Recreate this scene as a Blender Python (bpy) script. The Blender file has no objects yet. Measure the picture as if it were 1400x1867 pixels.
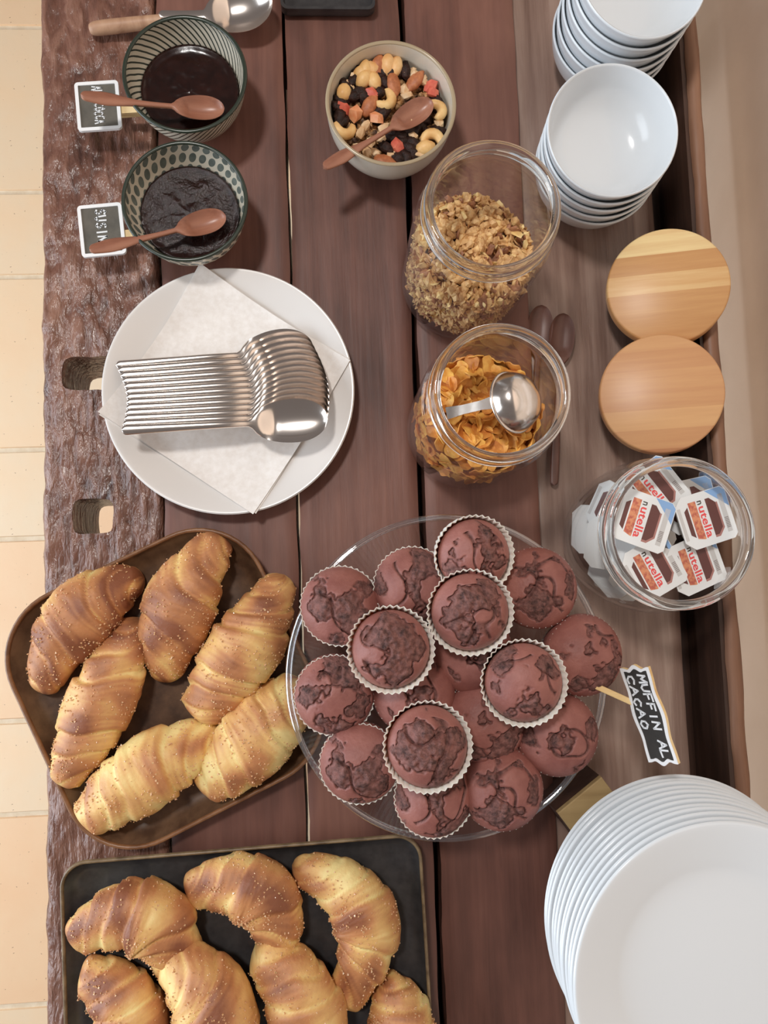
import bpy, bmesh, math, random
from mathutils import Vector, Matrix, noise, Euler
random.seed(7)
R_ = math.radians
pi = math.pi
sc = bpy.context.scene
C = sc.collection
T = 0.76                      # height of the table top above the floor

# ------------------------------------------------------------------ camera
F = 1403.0
CAM = Vector((0, 0, T + 0.64))
zc = Vector((84, 104, 1403)).normalized()            # world up seen from the camera
yc = Vector((-700, 18400, -1403)); yc = (yc - zc * yc.dot(zc)).normalized()
xc = yc.cross(zc)
ROT = Matrix((xc, yc, zc))
cd = bpy.data.cameras.new('camera'); cam = bpy.data.objects.new('camera', cd); C.objects.link(cam)
cd.sensor_fit = 'VERTICAL'; cd.sensor_height = 34.6; cd.sensor_width = 25.95
cd.lens = 34.6 * F / 1867; cd.clip_start = 0.02; cd.clip_end = 30
cam.matrix_world = Matrix.Translation(CAM) @ ROT.to_4x4()
sc.camera = cam

def P(px, py, h=0.0):
    """point seen at photo pixel (px,py), standing h metres above the table top"""
    d = ROT @ Vector((px - 700, -(py - 933.5), -F))
    return CAM + d * ((T + h - CAM.z) / d.z)

# ------------------------------------------------------------------ light
w = bpy.data.worlds.new('world'); sc.world = w; w.use_nodes = True
bg = w.node_tree.nodes['Background']
bg.inputs[0].default_value = (0.69, 0.61, 0.58, 1); bg.inputs[1].default_value = 0.33

def area(name, loc, target, sx, sy, power, col, shape='RECTANGLE'):
    l = bpy.data.lights.new(name, 'AREA'); l.shape = shape; l.size = sx
    if shape in ('RECTANGLE', 'ELLIPSE'): l.size_y = sy
    l.energy = power; l.color = col
    o = bpy.data.objects.new(name, l); C.objects.link(o); o.location = loc
    o.rotation_euler = (Vector(target) - Vector(loc)).to_track_quat('-Z', 'Y').to_euler()
    return o
area('ceiling_lamp', (-0.40, 0.58, T + 1.70), (0, 0.0, T), 0.22, 0.22, 21, (1.0, 0.965, 0.93), 'DISK')
area('window_light', (-1.75, -0.15, 1.20), (0, -0.1, 0.75), 1.6, 1.7, 63, (0.82, 0.91, 1.0))

vs = sc.view_settings
vs.view_transform = 'Standard'; vs.look = 'None'; vs.gamma = 1.0; vs.use_curve_mapping = False
vs.exposure = -0.56
sc.cycles.transparent_max_bounces = 32
sc.cycles.max_bounces = 14
sc.cycles.transmission_bounces = 12

# ------------------------------------------------------------------ mesh helpers
def mesh(name, verts, faces, smooth=True, sharp=None):
    me = bpy.data.meshes.new(name)
    me.from_pydata([tuple(v) for v in verts], [], faces)
    me.update()
    if smooth:
        me.polygons.foreach_set('use_smooth', [True] * len(me.polygons))
        if sharp: me.set_sharp_from_angle(angle=R_(sharp))
    return me

def obj(name, me, mat=None, parent=None, label=None, cat=None, group=None, kind=None, loc=None):
    o = bpy.data.objects.new(name, me); C.objects.link(o)
    if mat is not None and len(me.materials) == 0: me.materials.append(mat)
    if parent is not None: o.parent = parent
    if loc is not None: o.location = loc
    if label: o['label'] = label
    if cat: o['category'] = cat
    if group: o['group'] = group
    if kind: o['kind'] = kind
    return o

def thing(name, label, cat, loc=(0, 0, 0), group=None, rot=None, kind=None):
    o = bpy.data.objects.new(name, None); C.objects.link(o); o.empty_display_size = 0.02
    o.location = loc; o['label'] = label
    if cat: o['category'] = cat
    if group: o['group'] = group
    if kind: o['kind'] = kind
    if rot is not None: o.rotation_euler = rot
    return o

def lathe(prof, n=96, close=True, fn=None):
    """prof: list of (r,z). closed loop if close; r==0 collapses to a pole"""
    V, Fc, rows = [], [], []
    for (r, z) in prof:
        if r < 1e-7:
            rows.append([len(V)] * n); V.append((0, 0, z))
        else:
            row = []
            for k in range(n):
                a = 2 * pi * k / n
                rr = r * (fn(a, r, z) if fn else 1)
                row.append(len(V)); V.append((rr * math.cos(a), rr * math.sin(a), z))
            rows.append(row)
    m = len(rows)
    for i in range(m if close else m - 1):
        a, b = rows[i], rows[(i + 1) % m]
        for k in range(n):
            q = [a[k], a[(k + 1) % n], b[(k + 1) % n], b[k]]
            u = []
            for x in q:
                if x not in u: u.append(x)
            if len(u) >= 3: Fc.append(u)
    return V, Fc

def smoothprof(pts, sub=4):
    """Catmull-Rom through the points"""
    out = []
    n = len(pts)
    for i in range(n - 1):
        p0 = pts[max(i - 1, 0)]; p1 = pts[i]; p2 = pts[i + 1]; p3 = pts[min(i + 2, n - 1)]
        for s in range(sub):
            t = s / sub
            out.append(tuple(0.5 * (2 * p1[k] + (p2[k] - p0[k]) * t + (2 * p0[k] - 5 * p1[k] + 4 * p2[k] - p3[k]) * t * t
                             + (3 * p1[k] - p0[k] - 3 * p2[k] + p3[k]) * t ** 3) for k in range(len(p1))))
    out.append(tuple(pts[-1]))
    return out

def prism(poly, z0, z1, inset=0.0):
    """extruded polygon (xy list, ccw); inset>0 chamfers the top edge"""
    n = len(poly)
    V = [(x, y, z0) for x, y in poly]
    F_ = [list(range(n))[::-1]]
    if inset:
        cx = sum(p[0] for p in poly) / n; cy = sum(p[1] for p in poly) / n
        V += [(x, y, z1 - inset) for x, y in poly]
        for x, y in poly:
            d = math.hypot(x - cx, y - cy) or 1
            V.append((x - (x - cx) / d * inset, y - (y - cy) / d * inset, z1))
        levels = 3
    else:
        V += [(x, y, z1) for x, y in poly]; levels = 2
    for l in range(levels - 1):
        for k in range(n):
            F_.append([l * n + k, l * n + (k + 1) % n, (l + 1) * n + (k + 1) % n, (l + 1) * n + k])
    F_.append([(levels - 1) * n + k for k in range(n)])
    return V, F_

def rrect(wd, hg, r, seg=6):
    pts = []
    for cx, cy, a0 in ((wd / 2 - r, hg / 2 - r, 0), (-wd / 2 + r, hg / 2 - r, 90), (-wd / 2 + r, -hg / 2 + r, 180), (wd / 2 - r, -hg / 2 + r, 270)):
        for s in range(seg + 1):
            a = R_(a0 + 90 * s / seg)
            pts.append((cx + r * math.cos(a), cy + r * math.sin(a)))
    return pts

def loft(loops, cap0=True, cap1=True):
    n = len(loops[0]); V = []; F_ = []
    for L in loops: V += [tuple(p) for p in L]
    for i in range(len(loops) - 1):
        for k in range(n):
            F_.append([i * n + k, i * n + (k + 1) % n, (i + 1) * n + (k + 1) % n, (i + 1) * n + k])
    if cap0: F_.append(list(range(n))[::-1])
    if cap1: F_.append([(len(loops) - 1) * n + k for k in range(n)])
    return V, F_

def join(parts):
    V, F_ = [], []
    for v, f in parts:
        b = len(V); V += list(v); F_ += [[i + b for i in q] for q in f]
    return V, F_

def xform(vf, M):
    return [tuple(M @ Vector(v)) for v in vf[0]], vf[1]

def nz(x, y, z=0.0): return noise.noise(Vector((x, y, z)))

def ico(sub=1):
    bm = bmesh.new(); bmesh.ops.create_icosphere(bm, subdivisions=sub, radius=1)
    v = [tuple(x.co) for x in bm.verts]; f = [[x.index for x in q.verts] for q in bm.faces]
    bm.free(); return v, f

def set_attr(me, name, vals):
    at = me.attributes.new(name, 'FLOAT', 'POINT'); at.data.foreach_set('value', vals)

# ------------------------------------------------------------------ material helpers
class M_:
    def __init__(self, name):
        self.m = bpy.data.materials.new(name); self.m.use_nodes = True
        self.t = self.m.node_tree; self.b = self.t.nodes['Principled BSDF']
        self.out = self.t.nodes['Material Output']
    def n(self, typ, **kw):
        x = self.t.nodes.new(typ)
        for k, v in kw.items(): setattr(x, k, v)
        return x
    def l(self, a, b): self.t.links.new(a, b)
    def set(self, **kw):
        names = dict(col='Base Color', rough='Roughness', metal='Metallic', spec='Specular IOR Level', coat='Coat Weight',
                     coatr='Coat Roughness', sss='Subsurface Weight', trans='Transmission Weight', ior='IOR', sssr='Subsurface Radius', ssss='Subsurface Scale')
        for k, v in kw.items():
            s = self.b.inputs[names[k]]
            if k == 'col' and len(v) == 3: v = (*v, 1)
            s.default_value = v
        return self
    def math(self, op, a, b=None, c=None):
        x = self.n('ShaderNodeMath', operation=op)
        for i, v in enumerate((a, b, c)):
            if v is None: continue
            if isinstance(v, (int, float)): x.inputs[i].default_value = v
            else: self.l(v, x.inputs[i])
        return x.outputs[0]
    def coord(self, scale=(1, 1, 1), rot=(0, 0, 0), kind='Object'):
        tc = self.n('ShaderNodeTexCoord'); mp = self.n('ShaderNodeMapping')
        mp.inputs['Scale'].default_value = scale; mp.inputs['Rotation'].default_value = rot
        self.l(tc.outputs[kind], mp.inputs[0]); return mp.outputs[0]
    def noise(self, vec, scale=5, detail=4, rough=0.55, dist=0.0):
        x = self.n('ShaderNodeTexNoise'); x.inputs['Scale'].default_value = scale; x.inputs['Detail'].default_value = detail
        x.inputs['Roughness'].default_value = rough; x.inputs['Distortion'].default_value = dist
        if vec is not None: self.l(vec, x.inputs['Vector'])
        return x.outputs['Fac']
    def ramp(self, fac, stops):
        x = self.n('ShaderNodeValToRGB'); e = x.color_ramp.elements
        while len(e) < len(stops): e.new(0.5)
        for el, (p, c) in zip(e, stops):
            el.position = p; el.color = (*c, 1) if len(c) == 3 else c
        self.l(fac, x.inputs[0]); return x.outputs[0]
    def mix(self, fac, a, b, blend='MIX'):
        x = self.n('ShaderNodeMix', data_type='RGBA', blend_type=blend)
        for s, v in ((x.inputs[0], fac), (x.inputs[6], a), (x.inputs[7], b)):
            if isinstance(v, (int, float)): s.default_value = v
            elif isinstance(v, tuple): s.default_value = (*v, 1) if len(v) == 3 else v
            else: self.l(v, s)
        return x.outputs[2]
    def bump(self, h, strength=0.3, dist=0.001, normal=None):
        x = self.n('ShaderNodeBump'); x.inputs['Strength'].default_value = strength; x.inputs['Distance'].default_value = dist
        self.l(h, x.inputs['Height'])
        if normal is not None: self.l(normal, x.inputs['Normal'])
        return x.outputs[0]
    def col(self, s): self.l(s, self.b.inputs['Base Color']); return self
    def nrm(self, s): self.l(s, self.b.inputs['Normal']); return self
    def rgh(self, s): self.l(s, self.b.inputs['Roughness']); return self
    def attr(self, name): return self.n('ShaderNodeAttribute', attribute_name=name).outputs['Fac']

def srgb(r, g, b):
    f = lambda c: (c / 255 / 12.92) if c <= 10 else ((c / 255 + 0.055) / 1.055) ** 2.4
    return (f(r), f(g), f(b))

def wood(name, dark, mid, light, rough=0.42, along='y', grain=1.0, bump=0.35, patch=0.5, bdist=0.0012, coat=0.0):
    m = M_(name); g = grain
    s = {'y': (70 * g, 4 * g, 70 * g), 'x': (4 * g, 70 * g, 70 * g)}[along]
    v = m.coord(s)
    a = m.noise(v, 1.0, 6, 0.62, 0.4)
    big = m.noise(m.coord((14, 5, 14)), 1.0, 4, 0.6)
    f = m.math('ADD', m.math('MULTIPLY', a, 1 - patch), m.math('MULTIPLY', big, patch))
    m.col(m.ramp(f, [(0.33, dark), (0.5, mid), (0.68, light)]))
    fine = m.noise(m.coord(tuple(c * 3 for c in s)), 1.0, 5, 0.6)
    m.nrm(m.bump(m.math('ADD', a, m.math('MULTIPLY', fine, 0.5)), bump, bdist))
    m.rgh(m.math('ADD', m.math('MULTIPLY', fine, 0.25), rough - 0.12))
    m.set(coat=coat, coatr=0.25)
    return m.m

def plain(name, col, rough=0.5, metal=0.0, **kw):
    m = M_(name); m.set(col=col, rough=rough, metal=metal, **kw)
    return m.m

def speck(name, c1, c2, scale=300, rough=0.5, bump=0.0, bdist=0.0005, lo=0.35, hi=0.65, **kw):
    m = M_(name); v = m.coord()
    f = m.noise(v, scale, 5, 0.6)
    m.col(m.ramp(f, [(lo, c1), (hi, c2)])); m.set(rough=rough, **kw)
    if bump: m.nrm(m.bump(f, bump, bdist))
    return m.m

# materials -------------------------------------------------------
M = {}
M['old_wood'] = wood('old_wood', srgb(66, 42, 35), srgb(118, 84, 72), srgb(152, 116, 102), 0.36, 'y', 0.8, 0.85, 0.45, 0.003)
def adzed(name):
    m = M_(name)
    a = m.noise(m.coord((110, 34, 110)), 1.0, 4, 0.5, 0.8); b = m.noise(m.coord((320, 80, 320)), 1.0, 3, 0.5, 0.5); c = m.noise(m.coord((16, 10, 16)), 1.0, 4, 0.6)
    f = m.math('ADD', m.math('MULTIPLY', a, 0.5), m.math('MULTIPLY', c, 0.5))
    m.col(m.ramp(f, [(0.32, srgb(62, 38, 31)), (0.5, srgb(120, 82, 68)), (0.68, srgb(158, 118, 100))]))
    m.nrm(m.bump(m.math('ADD', a, m.math('MULTIPLY', b, 0.4)), 1.0, 0.0036))
    m.rgh(m.math('MULTIPLY_ADD', b, 0.3, 0.14)); m.set(spec=0.6)
    return m.m
M['old_wood'] = adzed('old_wood')
M['table_wood'] = wood('table_wood', srgb(74, 45, 37), srgb(112, 72, 60), srgb(138, 94, 79), 0.50, 'y', 0.9, 0.4, 0.6, 0.001)
M['panel_wood'] = wood('panel_wood', srgb(108, 80, 69), srgb(150, 123, 110), srgb(182, 158, 144), 0.30, 'y', 0.9, 0.55, 0.35, 0.0014)
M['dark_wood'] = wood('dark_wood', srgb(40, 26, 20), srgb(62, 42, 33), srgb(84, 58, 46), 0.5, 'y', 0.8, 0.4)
M['ledge_wood'] = wood('ledge_wood', srgb(90, 60, 44), srgb(136, 98, 76), srgb(166, 126, 100), 0.5, 'y', 0.7, 0.4)
M['spoon_wood'] = wood('spoon_wood', srgb(122, 76, 58), srgb(158, 106, 84), srgb(182, 130, 104), 0.34, 'x', 1.2, 0.1, 0.3)
M['brown_spoon_wood'] = wood('brown_spoon_wood', srgb(80, 52, 44), srgb(108, 74, 64), srgb(128, 90, 78), 0.42, 'x', 1.2, 0.1, 0.3)
M['pale_wood'] = wood('pale_wood', srgb(214, 170, 110), srgb(236, 204, 146), srgb(246, 224, 180), 0.5, 'x', 0.8, 0.1, 0.3)
M['handle_wood'] = wood('handle_wood', srgb(150, 108, 82), srgb(186, 146, 116), srgb(210, 172, 142), 0.5, 'x', 0.8, 0.1, 0.3)
M['block_wood'] = wood('block_wood', srgb(128, 104, 68), srgb(160, 134, 92), srgb(184, 158, 112), 0.5, 'x', 0.8, 0.15, 0.3)

def bamboo(name, shift, cols):
    m = M_(name)
    tc = m.n('ShaderNodeTexCoord'); sp = m.n('ShaderNodeSeparateXYZ'); m.l(tc.outputs['Object'], sp.inputs[0])
    y = m.math('ADD', m.math('MULTIPLY', sp.outputs['Y'], 62), shift)
    yr = m.math('FLOOR', y)
    wn = m.n('ShaderNodeTexWhiteNoise', noise_dimensions='1D'); m.l(yr, wn.inputs['W'])
    g = m.noise(m.coord((10, 160, 10)), 1.0, 5, 0.6)
    f = m.math('ADD', m.math('MULTIPLY', wn.outputs['Value'], 0.55), m.math('MULTIPLY', g, 0.45))
    m.col(m.ramp(f, [(0.2, srgb(*cols[0])), (0.5, srgb(*cols[1])), (0.8, srgb(*cols[2]))]))
    m.set(rough=0.38); return m.m
M['bamboo_a'] = bamboo('bamboo_a', 0.3, ((196, 142, 90), (216, 168, 112), (244, 220, 164))); M['bamboo_b'] = bamboo('bamboo_b', 7.8, ((188, 130, 90), (206, 152, 106), (222, 174, 122)))

M['porcelain'] = plain('porcelain', srgb(224, 229, 233), 0.16, spec=0.5)
M['plate_white'] = plain('plate_white', srgb(226, 222, 218), 0.22)
M['cream_glaze'] = plain('cream_glaze', srgb(214, 206, 190), 0.2)
M['tan_rim'] = plain('tan_rim', srgb(170, 152, 124), 0.2)
M['green_rim'] = plain('green_rim', srgb(44, 52, 42), 0.25)
M['steel'] = plain('steel', srgb(240, 230, 222), 0.2, 1.0)
M['white_frame'] = plain('white_frame', srgb(240, 240, 240), 0.45)
M['slate'] = speck('slate', srgb(84, 80, 72), srgb(104, 98, 88), 60, 0.7)
M['black_slate'] = speck('black_slate', srgb(40, 37, 34), srgb(54, 50, 46), 60, 0.65)
M['chalk'] = plain('chalk', srgb(236, 238, 240), 0.8)
M['paper_cup'] = plain('paper_cup', srgb(232, 226, 216), 0.7, sss=0.15, ssss=0.004)
M['napkin'] = speck('napkin', srgb(232, 226, 220), srgb(242, 238, 234), 180, 0.8, 0.25, 0.0004)
M['silicone'] = plain('silicone', srgb(70, 56, 44), 0.5)
M['black_tray'] = speck('black_tray', srgb(52, 50, 51), srgb(68, 66, 66), 90, 0.30)
M['tray_rim'] = speck('tray_rim', srgb(96, 78, 58), srgb(146, 124, 94), 70, 0.35)
M['brown_glaze'] = speck('brown_glaze', srgb(74, 52, 38), srgb(112, 84, 62), 45, 0.32)
M['copper_rim'] = speck('copper_rim', srgb(104, 68, 44), srgb(142, 100, 68), 70, 0.35)
M['pack_white'] = plain('pack_white', srgb(236, 238, 238), 0.35)
M['pack_tub'] = plain('pack_tub', srgb(214, 206, 196), 0.35)
M['p_brown'] = plain('p_brown', srgb(104, 62, 58), 0.35)
M['p_pinkbrown'] = plain('p_pinkbrown', srgb(176, 124, 116), 0.35)
M['p_red'] = plain('p_red', srgb(236, 84, 84), 0.35)
M['p_black'] = plain('p_black', srgb(70, 64, 56), 0.35)
M['p_orange'] = speck('p_orange', srgb(224, 150, 110), srgb(190, 96, 80), 260, 0.35, lo=0.42, hi=0.58)
M['p_blue'] = plain('p_blue', srgb(140, 178, 224), 0.35)
M['p_grey'] = plain('p_grey', srgb(206, 204, 202), 0.35)
M['p_barcode'] = plain('p_barcode', srgb(150, 142, 140), 0.4)
M['etch'] = plain('etch', srgb(110, 106, 98), 0.5)
M['jam_dark'] = speck('jam_dark', srgb(30, 13, 10), srgb(44, 20, 15), 90, 0.16, 0.12, 0.001)
M['jam_plum'] = speck('jam_plum', srgb(26, 11, 10), srgb(44, 19, 16), 300, 0.12, 0.45, 0.0025)
M['sugar'] = plain('sugar', srgb(226, 182, 138), 0.2, sss=0.3, ssss=0.001)

def stripes():
    m = M_('stripe_glaze')
    tc = m.n('ShaderNodeTexCoord'); sp = m.n('ShaderNodeSeparateXYZ'); m.l(tc.outputs['Object'], sp.inputs[0])
    a = m.math('ARCTAN2', sp.outputs['Y'], sp.outputs['X'])
    u = m.math('ADD', m.math('MULTIPLY', a, 52 / (2 * pi)), m.math('MULTIPLY', sp.outputs['Z'], -150))
    u = m.math('ADD', u, m.math('MULTIPLY', m.noise(m.coord(), 60, 2), 0.35))
    f = m.math('FRACT', u)
    k = m.math('LESS_THAN', f, 0.32)
    m.col(m.mix(k, srgb(206, 198, 180), srgb(62, 66, 58))); m.set(rough=0.22); return m.m
def dots():
    m = M_('leaf_glaze')
    tc = m.n('ShaderNodeTexCoord'); sp = m.n('ShaderNodeSeparateXYZ'); m.l(tc.outputs['Object'], sp.inputs[0])
    a = m.math('ARCTAN2', sp.outputs['Y'], sp.outputs['X'])
    v = m.math('MULTIPLY', m.math('ADD', sp.outputs['Z'], 0.0005), 1 / 0.0102)
    row = m.math('FLOOR', v)
    u = m.math('ADD', m.math('MULTIPLY', a, 34 / (2 * pi)), m.math('MULTIPLY', row, 0.5))
    fv = m.math('SUBTRACT', m.math('FRACT', v), 0.5)
    fu = m.math('SUBTRACT', m.math('FRACT', m.math('ADD', u, m.math('MULTIPLY', fv, 0.35))), 0.5)
    d = m.math('ADD', m.math('POWER', m.math('DIVIDE', fu, 0.36), 2), m.math('POWER', m.math('DIVIDE', fv, 0.43), 2))
    k = m.math('LESS_THAN', d, 1.0)
    c = m.ramp(m.noise(m.coord(), 90, 3), [(0.35, srgb(92, 98, 92)), (0.65, srgb(118, 124, 116))])
    m.col(m.mix(k, srgb(208, 199, 180), c)); m.set(rough=0.22); return m.m
M['stripe'] = stripes(); M['leaf'] = dots()

def thin_glass(name, tint, edge=0.6, base=0.025, power=4.0):
    m = M_(name)
    lw = m.n('ShaderNodeLayerWeight'); lw.inputs['Blend'].default_value = 0.5
    f = m.math('MULTIPLY_ADD', m.math('POWER', lw.outputs['Facing'], power), edge, base)
    tr = m.n('ShaderNodeBsdfTransparent'); tr.inputs[0].default_value = (*tint, 1)
    gl = m.n('ShaderNodeBsdfGlossy'); gl.inputs['Roughness'].default_value = 0.03; gl.inputs['Color'].default_value = (0.95, 0.97, 1, 1)
    mx = m.n('ShaderNodeMixShader'); m.l(f, mx.inputs[0]); m.l(tr.outputs[0], mx.inputs[1]); m.l(gl.outputs[0], mx.inputs[2])
    m.l(mx.outputs[0], m.out.inputs[0]); m.t.nodes.remove(m.b); return m.m
M['glass'] = thin_glass('glass', (0.965, 0.97, 0.97))
M['stand_glass'] = thin_glass('stand_glass', (0.975, 0.978, 0.98), 0.7, 0.03)
M['stand_rim'] = thin_glass('stand_rim', (0.98, 0.985, 0.99), 0.75, 0.22, 2.5)
M['rim_glass'] = plain('rim_glass', (0.97, 0.98, 0.98), 0.0, trans=1.0, ior=1.46)

def crust():
    m = M_('croissant_crust')
    t = m.attr('toast'); v = m.coord()
    n1 = m.noise(v, 70, 5, 0.6); n2 = m.noise(v, 420, 4, 0.6)
    f = m.math('ADD', t, m.math('MULTIPLY_ADD', n1, 0.36, -0.18))
    m.col(m.ramp(f, [(0.03, srgb(246, 222, 152)), (0.28, srgb(230, 184, 116)), (0.56, srgb(198, 136, 88)), (0.9, srgb(142, 86, 58))]))
    m.nrm(m.bump(m.math('ADD', n1, m.math('MULTIPLY', n2, 0.6)), 0.4, 0.0012))
    m.set(rough=0.5, sss=0.06, ssss=0.004); return m.m
M['crust'] = crust()

def muffin_mat():
    m = M_('chocolate_muffin')
    t = m.attr('crumb'); v = m.coord()
    n1 = m.noise(v, 260, 5, 0.65); n2 = m.noise(v, 60, 4, 0.6)
    smooth_c = m.ramp(n2, [(0.3, srgb(134, 80, 72)), (0.7, srgb(160, 104, 94))])
    crumb_c = m.ramp(n1, [(0.36, srgb(56, 35, 32)), (0.62, srgb(132, 90, 83))])
    m.col(m.mix(t, smooth_c, crumb_c))
    b1 = m.bump(m.math('MULTIPLY', n1, m.math('MULTIPLY_ADD', t, 0.75, 0.25)), 0.9, 0.0024)
    m.nrm(b1); m.rgh(m.math('MULTIPLY_ADD', t, 0.25, 0.52)); return m.m
M['muffin'] = muffin_mat()
M['granola'] = speck('granola', srgb(176, 122, 74), srgb(236, 196, 136), 140, 0.6, 0.4, 0.001, lo=0.3, hi=0.65)
M['granola_dark'] = speck('granola_dark', srgb(122, 78, 56), srgb(184, 128, 90), 140, 0.6, 0.4, 0.001)
M['granola_pale'] = speck('granola_pale', srgb(222, 180, 112), srgb(244, 216, 156), 120, 0.6, 0.4, 0.001)
M['flake'] = speck('flake', srgb(226, 150, 62), srgb(248, 194, 98), 130, 0.5, 0.5, 0.0012)
M['flake_dark'] = speck('flake_dark', srgb(196, 116, 48), srgb(234, 164, 80), 130, 0.5, 0.5, 0.0012)
M['almond'] = speck('almond', srgb(160, 92, 56), srgb(196, 124, 80), 240, 0.5, 0.4, 0.0006)
M['blanched'] = speck('blanched', srgb(222, 164, 100), srgb(244, 206, 150), 60, 0.45)
M['cashew'] = speck('cashew', srgb(222, 170, 104), srgb(244, 208, 146), 60, 0.45)
M['raisin'] = speck('raisin', srgb(28, 16, 13), srgb(60, 36, 29), 260, 0.45, 0.9, 0.002, spec=0.3)
M['red_fruit'] = speck('red_fruit', srgb(206, 92, 76), srgb(228, 126, 100), 120, 0.35)
M['orange_fruit'] = speck('orange_fruit', srgb(226, 140, 92), srgb(240, 176, 130), 120, 0.4)
M['pale_nut'] = speck('pale_nut', srgb(214, 170, 122), srgb(240, 212, 172), 100, 0.5)
M['tile'] = None

# ------------------------------------------------------------------ setting: floor and wall
def tile_mat():
    m = M_('terracotta_tile')
    oi = m.n('ShaderNodeObjectInfo')
    big = m.noise(m.coord((3, 3, 3)), 2.0, 4, 0.6)
    f = m.math('ADD', m.math('MULTIPLY', oi.outputs['Random'], 0.5), m.math('MULTIPLY', big, 0.6))
    base = m.ramp(f, [(0.2, srgb(252, 206, 162)), (0.55, srgb(254, 220, 180)), (0.85, srgb(248, 226, 194))])
    pits = m.noise(m.coord(), 150, 2, 0.5)
    k = m.ramp(pits, [(0.24, (1, 1, 1)), (0.29, (0, 0, 0))])
    m.col(m.mix(k, base, srgb(150, 110, 84))); m.set(rough=0.45)
    m.nrm(m.bump(m.noise(m.coord(), 40, 4), 0.2, 0.002)); return m.m
M['tile'] = tile_mat()
M['grout'] = speck('grout', srgb(226, 206, 176), srgb(240, 224, 198), 60, 0.8)
M['wall'] = speck('wall', srgb(226, 204, 184), srgb(234, 213, 194), 8, 0.85, 0.1, 0.0006)

V, Fc = prism([(-1.3, -1.3), (0.39, -1.3), (0.39, 1.3), (-1.3, 1.3)], -0.06, -0.004)
floor = obj('floor', mesh('floor', V, Fc, False), M['grout'], kind='structure')
cols = 0.313; gap = 0.009
def tile_mesh(hh):
    v, f = prism(rrect(cols - gap, hh - gap, 0.006, 2), -0.03, 0.0, 0.0018); return mesh('tile', v, f, True, 35)
TB, TS = tile_mesh(0.318), tile_mesh(0.159)
# the column of tiles along the table: joints as seen in the photo
y_ref = P(40, 504, -T).y
xcol = P(-60, 900, -T).x
for ci in range(-3, 4):
    cx = xcol + ci * cols
    if cx > 0.22: continue
    y = y_ref + (0.159 if ci % 2 else 0.0) + 3 * 0.477 * (1)
    big = True
    y0 = y_ref + 0.477 * 3 + (0.2 if ci % 2 else 0)
    y = y0
    while y > -1.2:
        hh = 0.159 if not big else 0.318
        big = not big
        if abs(y - hh / 2) < 1.25:
            obj('tile', TB if hh > 0.2 else TS, M['tile'], floor, loc=(cx, y - hh / 2, 0))
        y -= hh
V, Fc = prism([(0.395, -1.3), (0.445, -1.3), (0.445, 1.3), (0.395, 1.3)], -0.06, 2.2)
obj('wall_right', mesh('wall_right', V, Fc, False), M['wall'], kind='structure')

# ------------------------------------------------------------------ the table
YA, YB = -0.62, 0.60
table = thing('table', 'long table of dark weathered planks carrying the whole breakfast buffet', 'table', (0, 0, 0))
def plank_mesh(x0, x1, y0, y1, ztop, th, amp, res, sx=60, sy=14, edge_wob=0.0015, seed=0, edge_r=0.003):
    nx = max(4, int((x1 - x0) / res)); ny = int((y1 - y0) / res / 1.6)
    V, F_ = [], []
    for j in range(ny + 1):
        y = y0 + (y1 - y0) * j / ny
        wl = edge_wob * nz(y * 22, seed, 1.3) + edge_wob * .6 * nz(y * 70, seed, 4.4); wr = edge_wob * nz(y * 22, seed, 7.7)
        for i in range(nx + 1):
            u = i / nx; x = x0 + wl + (x1 + wr - x0 - wl) * u
            d = min(u, 1 - u) * (x1 - x0)
            z = amp * (nz(x * sx, y * sy, seed) + 0.5 * nz(x * sx * 2.7, y * sy * 2.7, seed + 5) + 0.25 * nz(x * sx * 6, y * sy * 7, seed + 9))
            if d < edge_r: z -= (1 - d / edge_r) ** 2 * edge_r * 0.8
            V.append((x, y, ztop + z))
    n1 = nx + 1
    for j in range(ny):
        for i in range(nx):
            a = j * n1 + i; F_.append([a, a + 1, a + n1 + 1, a + n1])
    ring = [i for i in range(n1)] + [j * n1 + nx for j in range(1, ny + 1)] + [ny * n1 + i for i in range(nx - 1, -1, -1)] + [j * n1 for j in range(ny - 1, 0, -1)]
    b = len(V)
    for i in ring: V.append((V[i][0], V[i][1], ztop - th))
    m = len(ring)
    for k in range(m): F_.append([ring[(k + 1) % m], ring[k], b + k, b + (k + 1) % m])
    F_.append([b + k for k in range(m)][::-1])
    return mesh('plank', V, F_, True, 50)

X = [P(78, 930).x, P(297, 930).x, P(543, 930).x, P(766, 930).x, P(984, 930).x]
rough = plank_mesh(X[0], X[1] - 0.0012, YA, YB, T - 0.001, 0.07, 0.0027, 0.0021, 70, 36, 0.0017, 3.1, 0.004)
o1 = obj('plank', rough, M['old_wood'], table)
# two mortise holes right through the rough plank
cut_parts = []
for (xa, xb, ya, yb, sd) in ((112, 226, 648, 712, 1.0), (131, 206, 908, 974, 2.0)):
    a = P(xa, yb); b = P(xb, ya)
    cx, cy = (a.x + b.x) / 2, (a.y + b.y) / 2; hw, hh = (b.x - a.x) / 2, (b.y - a.y) / 2
    loops = []
    for z, k in ((T + 0.02, 1.0), (T - 0.004, 1.0), (T - 0.1, 0.97)):
        L = []
        for q in range(40):
            t = 2 * pi * q / 40; c, s = math.cos(t), math.sin(t)
            rr = (abs(c) ** 5 + abs(s) ** 5) ** (-1 / 5)
            wob = 1 + 0.06 * nz(c * 1.6, s * 1.6, sd)
            L.append((cx + hw * rr * c * wob * k, cy + hh * rr * s * wob * k, z))
        loops.append(L)
    cut_parts.append(loft(loops[::-1]))
cm = bpy.data.objects.new('cutter', mesh('cutter', *join(cut_parts), False)); C.objects.link(cm)
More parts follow.
